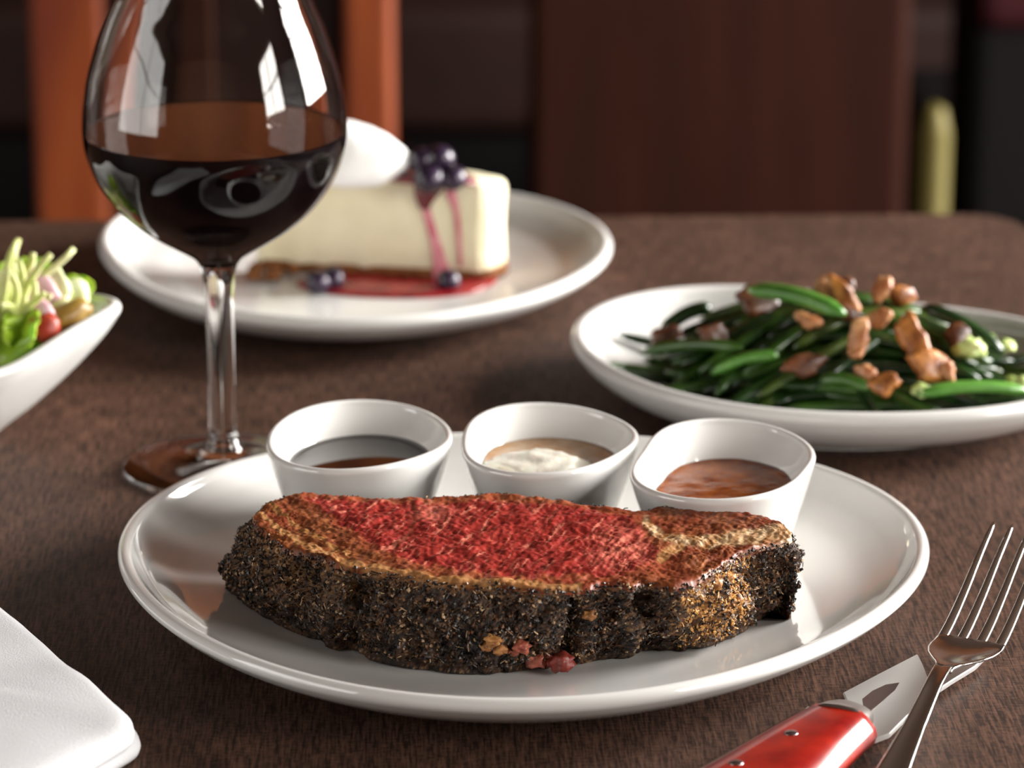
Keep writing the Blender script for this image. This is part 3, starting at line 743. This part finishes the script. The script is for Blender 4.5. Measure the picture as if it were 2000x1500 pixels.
for k, (x, y, Y, r, lb) in enumerate([(1893, 680, 1.462, .0062, 'largest pale green vegetable bit at the right of the heap'), (1925, 668, 1.467, .0045, 'whitish vegetable bit just right of the largest pale green one'),
        (1962, 676, 1.462, .004, 'pale green vegetable bit near the right edge of the beans'), (1803, 762, 1.423, .0042, 'lime green vegetable bit at the front rim below the mushrooms'), (1990, 752, 1.43, .005, 'pale green vegetable bit at the right by the front rim')]):
    V1, F1 = blob(r * .85, 3, .7, 1.8, k + 50, 1.25, 1, .8); o = obj('vegetable_bit', V1, F1, onion_m); o.location = on_heap(x, y, .004); tag(o, lb, 'vegetable', 'pale vegetable bits among the beans')
# glaze pooled in the plate below the beans
V1, F1 = flatpool([(hc_.x - .012 + .080 * math.cos(a), hc_.y + .056 * math.sin(a) - .080 * math.cos(a) * .28) for a in [i * .5236 for i in range(12)]], 0, .001, lambda x, y: beanz(x, y) + .0003)
o = obj('pan_glaze', V1, F1, mat('dark_pan_glaze', s2l((46, 36, 14)), rough=.1, spec=.6)); tag(o, 'dark oily glaze pooled under the green beans', 'sauce')

# ---------------------------------------------------------------- salad bowl
crn = at(237, 600, .056); sbz = .056
sb_c = Vector((-.2720, 1.4640)); A0 = math.atan2(crn.y - sb_c.y, crn.x - sb_c.x); RB = (crn.xy - sb_c).length
def bowl_rf(th):
    a = (th - A0 + math.pi / 4) % (math.pi / 2) - math.pi / 4      # 0 at a corner
    p = 2.9; c_, s_ = abs(math.cos(a - math.pi / 4)), abs(math.sin(a - math.pi / 4))
    sq = 1 / max(c_, s_) ** 1
    r = (c_ ** 9 + s_ ** 9) ** (-1 / 9) / math.sqrt(2)
    r0 = (2 * (math.sqrt(.5)) ** 9) ** (-1 / 9) / math.sqrt(2)
    return RB * r / r0 * (1 + .0)
def corner_w(th):
    return .5 + .5 * math.cos(4 * (th - A0))
ins = [(0, .008), (.35, .009), (.55, .016), (.72, .028), (.86, .042), (.95, .0515)]
prof = [tuple(p) for p in spline([(f, 0, z) for f, z in ins], 5)]
for k in range(9):
    a = math.pi - math.pi * k / 8 * 1.15; prof.append((1, -.003 + .003 * math.cos(a), sbz + .003 * math.sin(a)))
prof += [tuple(p) for p in spline([prof[-1], (.93, 0, .0445), (.80, 0, .030), (.64, 0, .015), (.50, 0, .004), (.46, 0, 0), (.42, 0, 0), (.38, 0, .003), (0, 0, .003)], 5)][1:]
V1, F1 = revolve(prof, bowl_rf, 240)
V1 = [(x, y, z + (.010 * corner_w(math.atan2(y, x)) - .010) * (max(0, z) / sbz) ** 2) for x, y, z in V1]
sb = obj('salad_bowl', V1, F1, china2); sb.location = (sb_c.x, sb_c.y, 0); tag(sb, 'white square salad bowl with a pointed corner, at the left edge', 'bowl')
leaf_m = mat('lettuce_leaf', s2l((176, 204, 58)), rough=.4, noise_c=s2l((122, 160, 36)), noise_s=40, sss=.3, sssr=(.6, 1, .2))
frisee_m = mat('frisee_leaf', s2l((222, 218, 170)), rough=.45, noise_c=s2l((196, 204, 124)), noise_s=50, sss=.3, sssr=(.8, 1, .4))
radish_m = mat('radish_slice', s2l((226, 200, 204)), rough=.35, noise_c=s2l((190, 130, 150)), noise_s=60, sss=.2)
tomato_m = mat('tomato_flesh', s2l((158, 62, 34)), rough=.4, noise_c=s2l((140, 30, 16)), noise_s=60, sss=.1)
feta_m = mat('white_onion', s2l((232, 240, 214)), rough=.4, noise_c=s2l((214, 224, 150)), noise_s=60, sss=.2)
crout_m = mat('golden_dressing', s2l((170, 140, 60)), rough=.4, noise_c=s2l((120, 86, 30)), noise_s=60)
def leaf(p, size, seed, m, name, label, cat='lettuce', tilt=(0, 0, 0), grp=None):
    V1, F1 = [], []; n = 22
    for i in range(n):
        for j in range(n):
            u, v = i / (n - 1) * 2 - 1, j / (n - 1) * 2 - 1
            w = math.sqrt(max(0, 1 - u * u * .85)); x, y = u, v * w
            e = max(abs(u), abs(v)) ** 3
            z = .35 * noise.noise(Vector((u * 1.4, v * 1.4, seed))) + .22 * e * noise.noise(Vector((u * 5, v * 5, seed + 3))) + .25 * (x * x)
            V1.append(Vector((x, y * .8, z)) * size)
    for i in range(n - 1):
        for j in range(n - 1): F1.append((i * n + j, (i + 1) * n + j, (i + 1) * n + j + 1, i * n + j + 1))
    o = obj(name, V1, F1, m); md = o.modifiers.new('thick', 'SOLIDIFY'); md.thickness = .0009; o.location = p; o.rotation_euler = tilt
    tag(o, label, cat, grp); return o
GL = 'lettuce leaves in the salad bowl'
leaf(atY(25, 628, 1.462), .022, 4, leaf_m, 'lettuce_leaf', 'bright yellow-green lettuce leaf at the front of the salad', 'lettuce', (R(55), 0, R(15)), GL)
leaf(atY(-30, 640, 1.452), .024, 9, leaf_m, 'lettuce_leaf', 'green lettuce leaf cut by the left frame edge', 'lettuce', (R(50), R(10), R(-10)), GL)
leaf(atY(52, 645, 1.450), .011, 14, leaf_m, 'lettuce_leaf', 'small green lettuce leaf low against the bowl rim', 'lettuce', (R(65), R(10), R(20)), GL)
leaf(Vector((-.262, 1.468, .040)), .034, 23, leaf_m, 'lettuce_leaf', 'broad green lettuce leaf lying underneath the rest of the salad', 'lettuce', (0, 0, 0), GL)
leaf(atY(150, 565, 1.488), .008, 17, leaf_m, 'lettuce_leaf', 'little green leaf behind the white onion piece', 'lettuce', (R(60), R(0), R(-20)), GL)
leaf(atY(45, 545, 1.490), .012, 31, leaf_m, 'lettuce_leaf', 'dull green leaf behind the frisee', 'lettuce', (R(60), R(0), R(20)), GL)
def strand_cluster(base, label, seed, n, L, spread):
    rr = random.Random(seed); V2, F2 = [], []
    for k in range(n):
        d = Vector((rr.uniform(-1, 1) * spread, rr.uniform(-1, 1) * spread, 1)).normalized(); P = [Vector(base)]; dd = d * L / 9
        for s in range(9): dd = (dd + Vector((rr.uniform(-1, 1), rr.uniform(-1, 1), rr.uniform(-.7, .5))) * L / 30); P.append(P[-1] + dd)
        W = [.0028 * (1 - .06 * s) for s in range(10)]
        a, b = sweep(P, W, [.0007] * 10, 6, power=2, up=(.3, -1, .2)); o_ = len(V2); V2 += a; F2 += [tuple(x + o_ for x in f) for f in b]
    o = obj('frisee_leaf', V2, F2, frisee_m); tag(o, label, 'frisee', 'frisee leaves in the salad bowl'); return o
strand_cluster(atY(30, 640, 1.458), 'pale forked frisee leaf rising highest from the salad', 2, 9, .032, .38)
strand_cluster(atY(-10, 640, 1.46), 'pale yellow frisee leaf at the left frame edge', 5, 12, .034, .5)
strand_cluster(atY(70, 650, 1.458), 'short frisee tuft leaning on the radish slice', 8, 7, .018, .5)
def slab(p, rx, rz, th, m, name, label, cat, rot, seed):
    V1, F1 = blob(1, 3, .26, 1.4, seed, rx, th, rz); o = obj(name, V1, F1, m); o.location = p; o.rotation_euler = rot; tag(o, label, cat); return o
slab(atY(78, 582, 1.466), .0085, .0125, .0022, radish_m, 'radish_slice', 'pinkish white radish slice standing between frisee and onion', 'radish', (R(-15), R(-22), R(15)), 3)
slab(atY(93, 628, 1.452), .0040, .0120, .0020, radish_m, 'onion_strip', 'thin pale pink onion strip in front of the radish slice', 'onion', (R(-10), R(-18), R(10)), 5)
slab(atY(112, 570, 1.475), .0058, .0105, .0030, feta_m, 'onion_piece', 'chunky white onion piece standing near the bowl corner', 'onion', (R(-10), R(-8), R(-15)), 8)
slab(atY(142, 580, 1.477), .0075, .0080, .0035, feta_m, 'onion_piece', 'rounded yellow-white onion piece nearest the bowl corner', 'onion', (R(-10), R(12), R(10)), 12)
slab(atY(88, 640, 1.448), .0066, .0066, .003, tomato_m, 'tomato_piece', 'orange-red tomato piece beside the rim of the salad bowl', 'tomato', (R(-20), R(20), R(10)), 15)
slab(atY(125, 622, 1.458), .013, .0062, .006, crout_m, 'dressed_leaf_rib', 'golden brown dressed piece low in the bowl corner', 'salad piece', (R(0), R(-18), R(25)), 19)

# ---------------------------------------------------------------- napkin
nk = empty('folded_napkin', (0, 0, 0)); tag(nk, 'folded white linen napkin in the front left corner', 'napkin')
def pad(name, poly, z0, z1, ins, seed):
    P = [Vector(p) for p in poly]; n = len(P); Q = []
    for i in range(n):
        for k in range(40): Q.append(P[i].lerp(P[(i + 1) % n], k / 40))
    for _ in range(22): Q = [(Q[i - 1] + Q[i] * 2 + Q[(i + 1) % len(Q)]) / 4 for i in range(len(Q))]
    c = sum(Q, Vector((0, 0))) / len(Q); rings = []
    h = z1 - z0
    for f, d in [(0, .003), (.15, .0008), (.4, 0), (.65, .0006), (.85, .003), (.95, .0065), (1, .011), (1.02, .03), (1.03, .055), (1.035, .08)]:
        L = []
        for q in Q:
            v = (c - q); q2 = q + v.normalized() * min(v.length * .97, d)
            L.append(Vector((q2.x, q2.y, max(z0, z0 + h * f + .0016 * noise.noise(Vector((q2.x * 40, q2.y * 40, seed))) * (f > .5)))))
        rings.append(L)
    V1, F1 = loft(rings); return obj(name, V1, F1, cloth, nk)
cA = at(300, 1452, .004).xy
poly = [at(-260, 1000, .004).xy, cA, at(40, 1600, .004).xy, at(-700, 1500, .004).xy]
pad('lower_fold', poly, .0002, .0085, 0, 1)
poly2 = [at(-260, 985, .012).xy, at(288, 1430, .012).xy, at(20, 1592, .012).xy, at(-700, 1480, .012).xy]
pad('upper_fold', poly2, .0078, .0175, 0, 4)

# ---------------------------------------------------------------- knife
kn = empty('steak_knife', (0, 0, 0)); tag(kn, 'steak knife with a glossy red handle lying under the fork', 'knife')
red_m = mat('red_pakka_wood', s2l((118, 8, 6)), rough=.3, spec=.4, coat=.35, coat_r=.1, noise_c=s2l((158, 30, 12)), noise_s=24, stretch=(3, 3, 3))
hz = .0150
e1 = [at(x, y, hz).xy for x, y in [(1300, 1530), (1392, 1482), (1500, 1420), (1588, 1372)]]
e2 = [at(x, y, hz).xy for x, y in [(1430, 1600), (1545, 1512), (1625, 1440), (1688, 1388)]]
P, W = [], []
A = spline([tuple(v) for v in e1], 6); B = spline([tuple(v) for v in e2], 6)
V1, F1 = [], []; ns = 16
for i, (a, b) in enumerate(zip(A, B)):
    a = Vector(a); b = Vector(b); mid = (a + b) / 2; hw = (b - a).length / 2; s = (b - a).normalized(); e = .0012
    endf = 1 - .25 * max(0, 1 - i / 3)
    sec = [(-hw, 0.35), (-hw * 1.08, .55), (-hw * 1.02, .86), (-hw * .90, .985), (-hw * .5, 1.0), (0, 1.01), (hw * .5, 1.0), (hw * .90, .97), (hw * 1.16, .84), (hw * 1.46, .60), (hw * 1.54, .42), (hw * 1.44, .2), (hw * .8, .06), (0, .04), (-hw * .7, .08), (-hw * .95, .2)]
    for u, z in sec: V1.append(Vector((*(mid + s * u * endf), .0008 + (hz - .0008) * z)))
for i in range(len(A) - 1):
    for k in range(ns):
        l = (k + 1) % ns; F1.append((i * ns + k, i * ns + l, (i + 1) * ns + l, (i + 1) * ns + k))
F1.append(tuple(range(ns))[::-1]); F1.append(tuple((len(A) - 1) * ns + k for k in range(ns)))
obj('handle', V1, F1, red_m, kn)
# metal liner along the upper edge of the handle
P = [Vector((*Vector(a), .0085)) for a in A]; dirn = (Vector(B[8]) - Vector(A[8])).normalized()
P = [p - Vector((dirn.x, dirn.y, 0)) * .0012 for p in P]
V1, F1 = sweep(P, [.0011] * len(P), [.0050] * len(P), 12); obj('metal_liner', V1, F1, steel, kn)
# bolster
q = [at(x, y, hz).xy for x, y in [(1588, 1372), (1688, 1388), (1700, 1378), (1690, 1352), (1640, 1332)]]
b0 = [at(1582, 1374, hz).xy, at(1690, 1392, hz).xy]; b1 = [at(1640, 1346, .011).xy, at(1708, 1372, .011).xy]
V1 = []; F1 = []
for t in [0, .12, .5, .9, 1]:
    a = b0[0].lerp(b1[0], t); b = b0[1].lerp(b1[1], t); mid = (a + b) / 2; hw = (b - a).length / 2 * (1.06 if t < .95 else .9); s = (b - a).normalized(); H = hz + .0006 + (.0075 - hz) * t ** 1.3
    for k in range(16):
        an = 2 * math.pi * k / 16; cx, sy = math.cos(an), math.sin(an)
        V1.append(Vector((*(mid + s * hw * math.copysign(abs(cx) ** .7, cx)), .0006 + H / 2 + (H / 2 - .0003) * math.copysign(abs(sy) ** .6, sy))))
for i in range(4):
    for k in range(16): F1.append((i * 16 + k, i * 16 + (k + 1) % 16, (i + 1) * 16 + (k + 1) % 16, (i + 1) * 16 + k))
F1.append(tuple(range(16))[::-1]); F1.append(tuple(64 + k for k in range(16)))
obj('bolster', V1, F1, mat('satin_bolster', (.55, .50, .48), rough=.3, metal=1), kn)
bz = .0042
bl = [at(x, y, bz).xy for x, y in [(1646, 1352), (1718, 1314), (1792, 1276), (1802, 1296), (1812, 1322), (1850, 1308), (1900, 1290), (1926, 1280), (1906, 1300), (1860, 1328), (1812, 1360), (1770, 1400), (1738, 1432), (1700, 1446), (1672, 1408)]]
link('blade', prism(bl, .0022, bz, .0004), blade_m, kn, smooth=False)
patch = [at(x, y, bz).xy for x, y in [(1684, 1366), (1704, 1350), (1730, 1338), (1756, 1334), (1748, 1348), (1724, 1370), (1702, 1388), (1688, 1392)]]  # thin brown slab laid on the blade, coloured like the table
link('brown_patch', prism(patch, bz - .0004, bz + .0002, 0), mat('brown_patch', s2l((70, 40, 32)), rough=.5), kn, smooth=False)
for x, y in ((1545, 1432), (1438, 1490)):
    p = at(x, y, hz); V1, F1 = blob(.0024, 3, 0, 1, 0, 1, 1, .3); obj('rivet', [v + p for v in V1], F1, mat('rivet_steel', (.35, .30, .32), rough=.25, metal=1), kn)

# ---------------------------------------------------------------- fork
fk = empty('dinner_fork', (0, 0, 0)); tag(fk, 'steel four-tined dinner fork resting across the steak knife', 'fork')
base_c = Vector((.1650, 1.2015, .0115)); ang = R(24.5); ax = Vector((math.sin(ang), math.cos(ang), 0)); sd = Vector((math.cos(ang), -math.sin(ang), 0))
def fz(s):       # height of the fork along its axis, s = 0 where the tines start
    K = [(-.16, .0032), (-.12, .0036), (-.075, .0085), (-.045, .0125), (-.030, .0130), (-.018, .0105), (-.006, .0100), (.008, .0130), (.024, .0195), (.042, .0285), (.062, .0370)]
    return float(np.interp(s, [k[0] for k in K], [k[1] for k in K]))
zs = {}
def fpt(s, lat): 
    z = sum(fz(s + d) for d in (-.006, -.003, 0, .003, .006)) / 5
    # the handle bends a little towards the viewer's left
    bend = Vector((.010, 0, 0)) * max(0, (-.03 - s) / .1) 
    return Vector((base_c.x, base_c.y, 0)) + ax * s + sd * lat + bend + Vector((0, 0, z))
for k, lat in enumerate((-.0107, -.0036, .0036, .0107)):
    P = [fpt(s, lat * (1 + .0 * s)) for s in np.linspace(-.003, .0605, 22)]
    W = list(np.linspace(.0021, .0010, 22)); W[-1] = .0005; W[-2] = .0008
    V1, F1 = sweep(P, W, [.0009] * 21 + [.0004], 12, power=3.2); obj('tine', V1, F1, steel, fk)
ss = [-.034, -.030, -.026, -.022, -.017, -.012, -.007, -.003, .001]
hw = [.0034, .0036, .0050, .0078, .0108, .0124, .0130, .0130, .0128]
cup = [0, .0002, .0006, .0012, .0018, .0019, .0014, .0007, .0003]
ss2 = list(np.linspace(ss[0], ss[-1], 30)); W = [float(np.interp(s, ss, hw)) for s in ss2]; U = [float(np.interp(s, ss, cup)) for s in ss2]
V1, F1 = sweep([fpt(s, 0) for s in ss2], W, [.00095] * 30, 24, power=3.0, cup=U); obj('fork_head', V1, F1, steel, fk)
s3 = list(np.linspace(-.165, -.031, 50)); W = [float(np.interp(s, [-.165, -.12, -.08, -.05, -.031], [.0085, .0060, .0039, .0031, .0031])) for s in s3]
T = [float(np.interp(s, [-.165, -.05, -.031], [.0013, .0018, .0015])) for s in s3]
V1, F1 = sweep([fpt(s, 0) for s in s3], W, T, 20, power=2.6, cup=[.0013] * 50); obj('fork_handle', V1, F1, steel, fk)

# ---------------------------------------------------------------- the room
floor_m = mat('dark_floor', (.018, .012, .010), rough=.45, noise_c=(.03, .018, .014), noise_s=4)
wall_m = mat('warm_wood_wall', s2l((112, 62, 24)), rough=.5, noise_c=s2l((74, 36, 12)), noise_s=3, stretch=(6, 6, .6))
wall_d = mat('brown_front_plaster', s2l((110, 84, 60)), rough=.8)
wall_r = mat('brown_plaster', s2l((70, 46, 32)), rough=.8)
ceil_m = mat('ceiling_paint', s2l((60, 44, 34)), rough=.9)
X0, X1, Y0, Y1, Z0, Z1 = -2.6, 2.2, -2.4, 5.0, -.75, 2.05
def struct(o): o['kind'] = 'structure'; return o
struct(box('floor', (X0, Y0, Z0 - .05), (X1, Y1, Z0), floor_m)); struct(box('ceiling', (X0, Y0, Z1), (X1, Y1, Z1 + .05), ceil_m))
struct(box('wall_back', (X0, Y1, Z0), (X1, Y1 + .05, Z1), wall_m))
struct(box('wall_front', (X0, Y0 - .05, Z0), (X1, Y0, Z1), wall_d))
def wall_side(name, x0, x1, m, holes):
    """a side wall pierced by window openings (y0, y1, z0, z1)"""
    bm = bmesh.new(); ys = sorted({Y0, Y1, *[h[0] for h in holes], *[h[1] for h in holes]}); zs_ = sorted({Z0, Z1, *[h[2] for h in holes], *[h[3] for h in holes]})
    for a, b in zip(ys, ys[1:]):
        for c, d in zip(zs_, zs_[1:]):
            if any(h[0] <= a and b <= h[1] and h[2] <= c and d <= h[3] for h in holes): continue
            g = bmesh.ops.create_cube(bm, size=1)['verts']
            for v in g: v.co = Vector((x0 + (v.co.x + .5) * (x1 - x0), a + (v.co.y + .5) * (b - a), c + (v.co.z + .5) * (d - c)))
    me = bpy.data.meshes.new(name); bm.to_mesh(me); bm.free(); return struct(link(name, me, m, None, False))
WR = [(1.55, 3.0, .12, 1.45), (-.55, .55, .25, 1.35)]
WL = [(-1.1, 1.25, -.05, 1.6)]
wall_side('wall_right', X1, X1 + .1, wall_r, WR); wall_side('wall_left', X0 - .1, X0, wall_r, WL)
fr_m = mat('window_frame_paint', s2l((210, 205, 195)), rough=.5)
def window(i, x, h, inward, power, color):
    y0, y1, z0, z1 = h; t = .025
    root = bpy.data.objects.new(f'window_{i}', None); col.objects.link(root); root['kind'] = 'structure'
    bm = bmesh.new()
    bars = [(y0, y0 + t * 1.6, z0, z1), (y1 - t * 1.6, y1, z0, z1), (y0, y1, z0, z0 + t * 1.6), (y0, y1, z1 - t * 1.6, z1), ((y0 + y1) / 2 - t / 2, (y0 + y1) / 2 + t / 2, z0, z1), (y0, y1, z0 + (z1 - z0) * .62, z0 + (z1 - z0) * .62 + t)]
    for a, b, c, d in bars:
        for v in bmesh.ops.create_cube(bm, size=1)['verts']: v.co = Vector((x + v.co.x * .03, a + (v.co.y + .5) * (b - a), c + (v.co.z + .5) * (d - c)))
    me = bpy.data.meshes.new('window_frame'); bm.to_mesh(me); bm.free(); link('window_frame', me, fr_m, root, False)
    ld = bpy.data.lights.new('daylight', 'AREA'); ld.shape = 'RECTANGLE'; ld.size = (y1 - y0) * .98; ld.size_y = (z1 - z0) * .98; ld.energy = power; ld.color = color
    lo = bpy.data.objects.new('daylight', ld); col.objects.link(lo); lo.location = (x - inward * .05, (y0 + y1) / 2, (z0 + z1) / 2)
    lo.rotation_euler = Vector((-inward, 0, 0)).to_track_quat('Z', 'Y').to_euler()
    return lo
KEY = window(1, X1 + .05, WR[0], -1, 320, (1, .97, .93))
FILL = window(2, X1 + .05, WR[1], -1, 84, (1, .96, .90))
LEFT = window(3, X0 - .05, WL[0], 1, 42, (1, .97, .92))
# unseen warm light added on the back wall, for the wine surface to mirror
def lamp(x, y, z, power, color, r=.08):
    ld = bpy.data.lights.new('warm_lamp', 'POINT'); ld.energy = power; ld.color = color; ld.shadow_soft_size = r
    lo = bpy.data.objects.new('warm_lamp', ld); col.objects.link(lo); lo.location = (x, y, z); return lo
def add_wall_light(x, y, z, power, color, w_, h_, tilt):
    ld = bpy.data.lights.new('added_wall_light', 'AREA'); ld.shape = 'RECTANGLE'; ld.size = w_; ld.size_y = h_; ld.energy = power; ld.color = color
    lo = bpy.data.objects.new('added_wall_light', ld); col.objects.link(lo); lo.location = (x, y, z); lo.rotation_euler = (R(90 + tilt), 0, 0)
add_wall_light(-.35, 4.45, .72, 10, (1, .64, .34), 1.5, .08, 22)

# furniture behind the table
orange = mat('orange_stained_wood', s2l((142, 66, 20)), rough=.5, noise_c=s2l((100, 36, 10)), noise_s=4, stretch=(8, 8, .8))
darkw = mat('dark_brown_wood', s2l((44, 18, 8)), rough=.7, spec=.1, noise_c=s2l((36, 13, 6)), noise_s=4, stretch=(6, 6, .8))
leath = mat('dark_brown_leather', s2l((36, 17, 12)), rough=.6, spec=.2, noise_c=s2l((28, 12, 9)), noise_s=6)
blackl = mat('black_upholstery', s2l((10, 8, 8)), rough=.7, spec=.1)
maroon = mat('maroon_upholstery', s2l((44, 12, 16)), rough=.7, spec=.1)
brass = mat('aged_brass', s2l((88, 78, 22)), rough=.6, metal=.2)
Yc = 2.7
ch = empty('wooden_chair', (0, 0, 0)); tag(ch, 'orange-stained wooden chair with broad posts, seen blurred behind the wine glass', 'chair')
def xa(px, Y): return atY(px, 200, Y).x
box('back_post', (xa(62, Yc), Yc, Z0), (xa(205, Yc), Yc + .05, .30), orange, ch, .006)
box('back_post', (xa(672, Yc), Yc, Z0), (xa(768, Yc), Yc + .05, .30), orange, ch, .006)
box('top_rail', (xa(62, Yc), Yc + .005, .22), (xa(768, Yc), Yc + .045, .33), orange, ch, .008)
box('back_cushion', (xa(205, Yc), Yc + .012, -.22), (xa(672, Yc), Yc + .04, .22), leath, ch, .008)
box('back_slat', (xa(330, Yc), Yc - .004, -.30), (xa(420, Yc), Yc + .012, .24), darkw, ch, .004)
box('seat', (xa(62, Yc), Yc + .05, -.33), (xa(768, Yc), Yc + .47, -.28), darkw, ch, .01)
for s in (62, 730): box('leg', (xa(s, Yc), Yc + .42, Z0), (xa(s + 38, Yc), Yc + .46, -.33), orange, ch, .003)
Yb = 3.0
bo = empty('leather_bench', (0, 0, 0)); tag(bo, 'dark brown padded bench back standing behind the table, out of focus', 'bench')
box('back_panel', (xa(1035, Yb), Yb, -.42), (xa(1775, Yb), Yb + .08, .45), darkw, bo, .01)
box('plinth', (xa(1045, Yb), Yb + .02, Z0), (xa(1765, Yb), Yb + .5, -.50), blackl, bo, .005)
box('seat_cushion', (xa(1035, Yb), Yb + .08, -.46), (xa(1775, Yb), Yb + .55, -.32), leath, bo, .02)
Yq = 3.75
bq = empty('long_banquette', (0, 0, 0)); tag(bq, 'long dark banquette running along the far end of the room behind the chairs', 'banquette')
box('backrest', (-1.6, Yq + .45, -.40), (1.5, Yq + .6, .22), leath, bq, .02)
box('seat_cushion', (-1.6, Yq, -.42), (1.5, Yq + .5, -.28), leath, bq, .02)
box('plinth', (-1.6, Yq + .02, Z0), (1.5, Yq + .5, -.42), blackl, bq, .01)
Ys = 2.75
st = empty('brass_post', (0, 0, 0)); tag(st, 'slim yellow brass post beside the bench, blurred at the right', 'post')
pb = lathe('shaft', [(.0001, Z0), (.03, Z0), (.03, Z0 + .01), (.012, Z0 + .02), (.0125, -.175), (.008, -.155), (.0001, -.15)], brass, st, 32)
st.location = (xa(1828, Ys), Ys, 0)
ar = empty('upholstered_armchair', (0, 0, 0)); tag(ar, 'dark armchair with a maroon upper back at the right edge', 'armchair')
Ya = 3.1
box('backrest', (xa(1880, Ya), Ya, -.36), (xa(2350, Ya), Ya + .12, -.02), blackl, ar, .02)
box('upper_back', (xa(1890, Ya), Ya - .01, -.17), (xa(2340, Ya), Ya + .1, .2), maroon, ar, .02)
box('seat', (xa(1880, Ya), Ya + .1, -.45), (xa(2350, Ya), Ya + .6, -.33), blackl, ar, .02)
for s in (1890, 2300): box('leg', (xa(s, Ya), Ya + .02, Z0), (xa(s + 30, Ya), Ya + .05, -.36), darkw, ar, .003)
for s in (1890, 2300): box('leg', (xa(s, Ya), Ya + .5, Z0), (xa(s + 30, Ya), Ya + .53, -.45), darkw, ar, .003)

# ---------------------------------------------------------------- world and view
w = bpy.data.worlds.new('world'); sc.world = w; w.use_nodes = True
w.node_tree.nodes['Background'].inputs[0].default_value = (.9, .95, 1, 1); w.node_tree.nodes['Background'].inputs[1].default_value = .3
vs = sc.view_settings; sc.display_settings.display_device = 'sRGB'
vs.view_transform = 'Standard'; vs.look = 'None'; vs.gamma = 1; vs.use_curve_mapping = False; vs.exposure = 0.0
cy = sc.cycles
cy.use_denoising = True; cy.max_bounces = 10; cy.transmission_bounces = 10; cy.glossy_bounces = 5; cy.diffuse_bounces = 4; cy.sample_clamp_indirect = 4
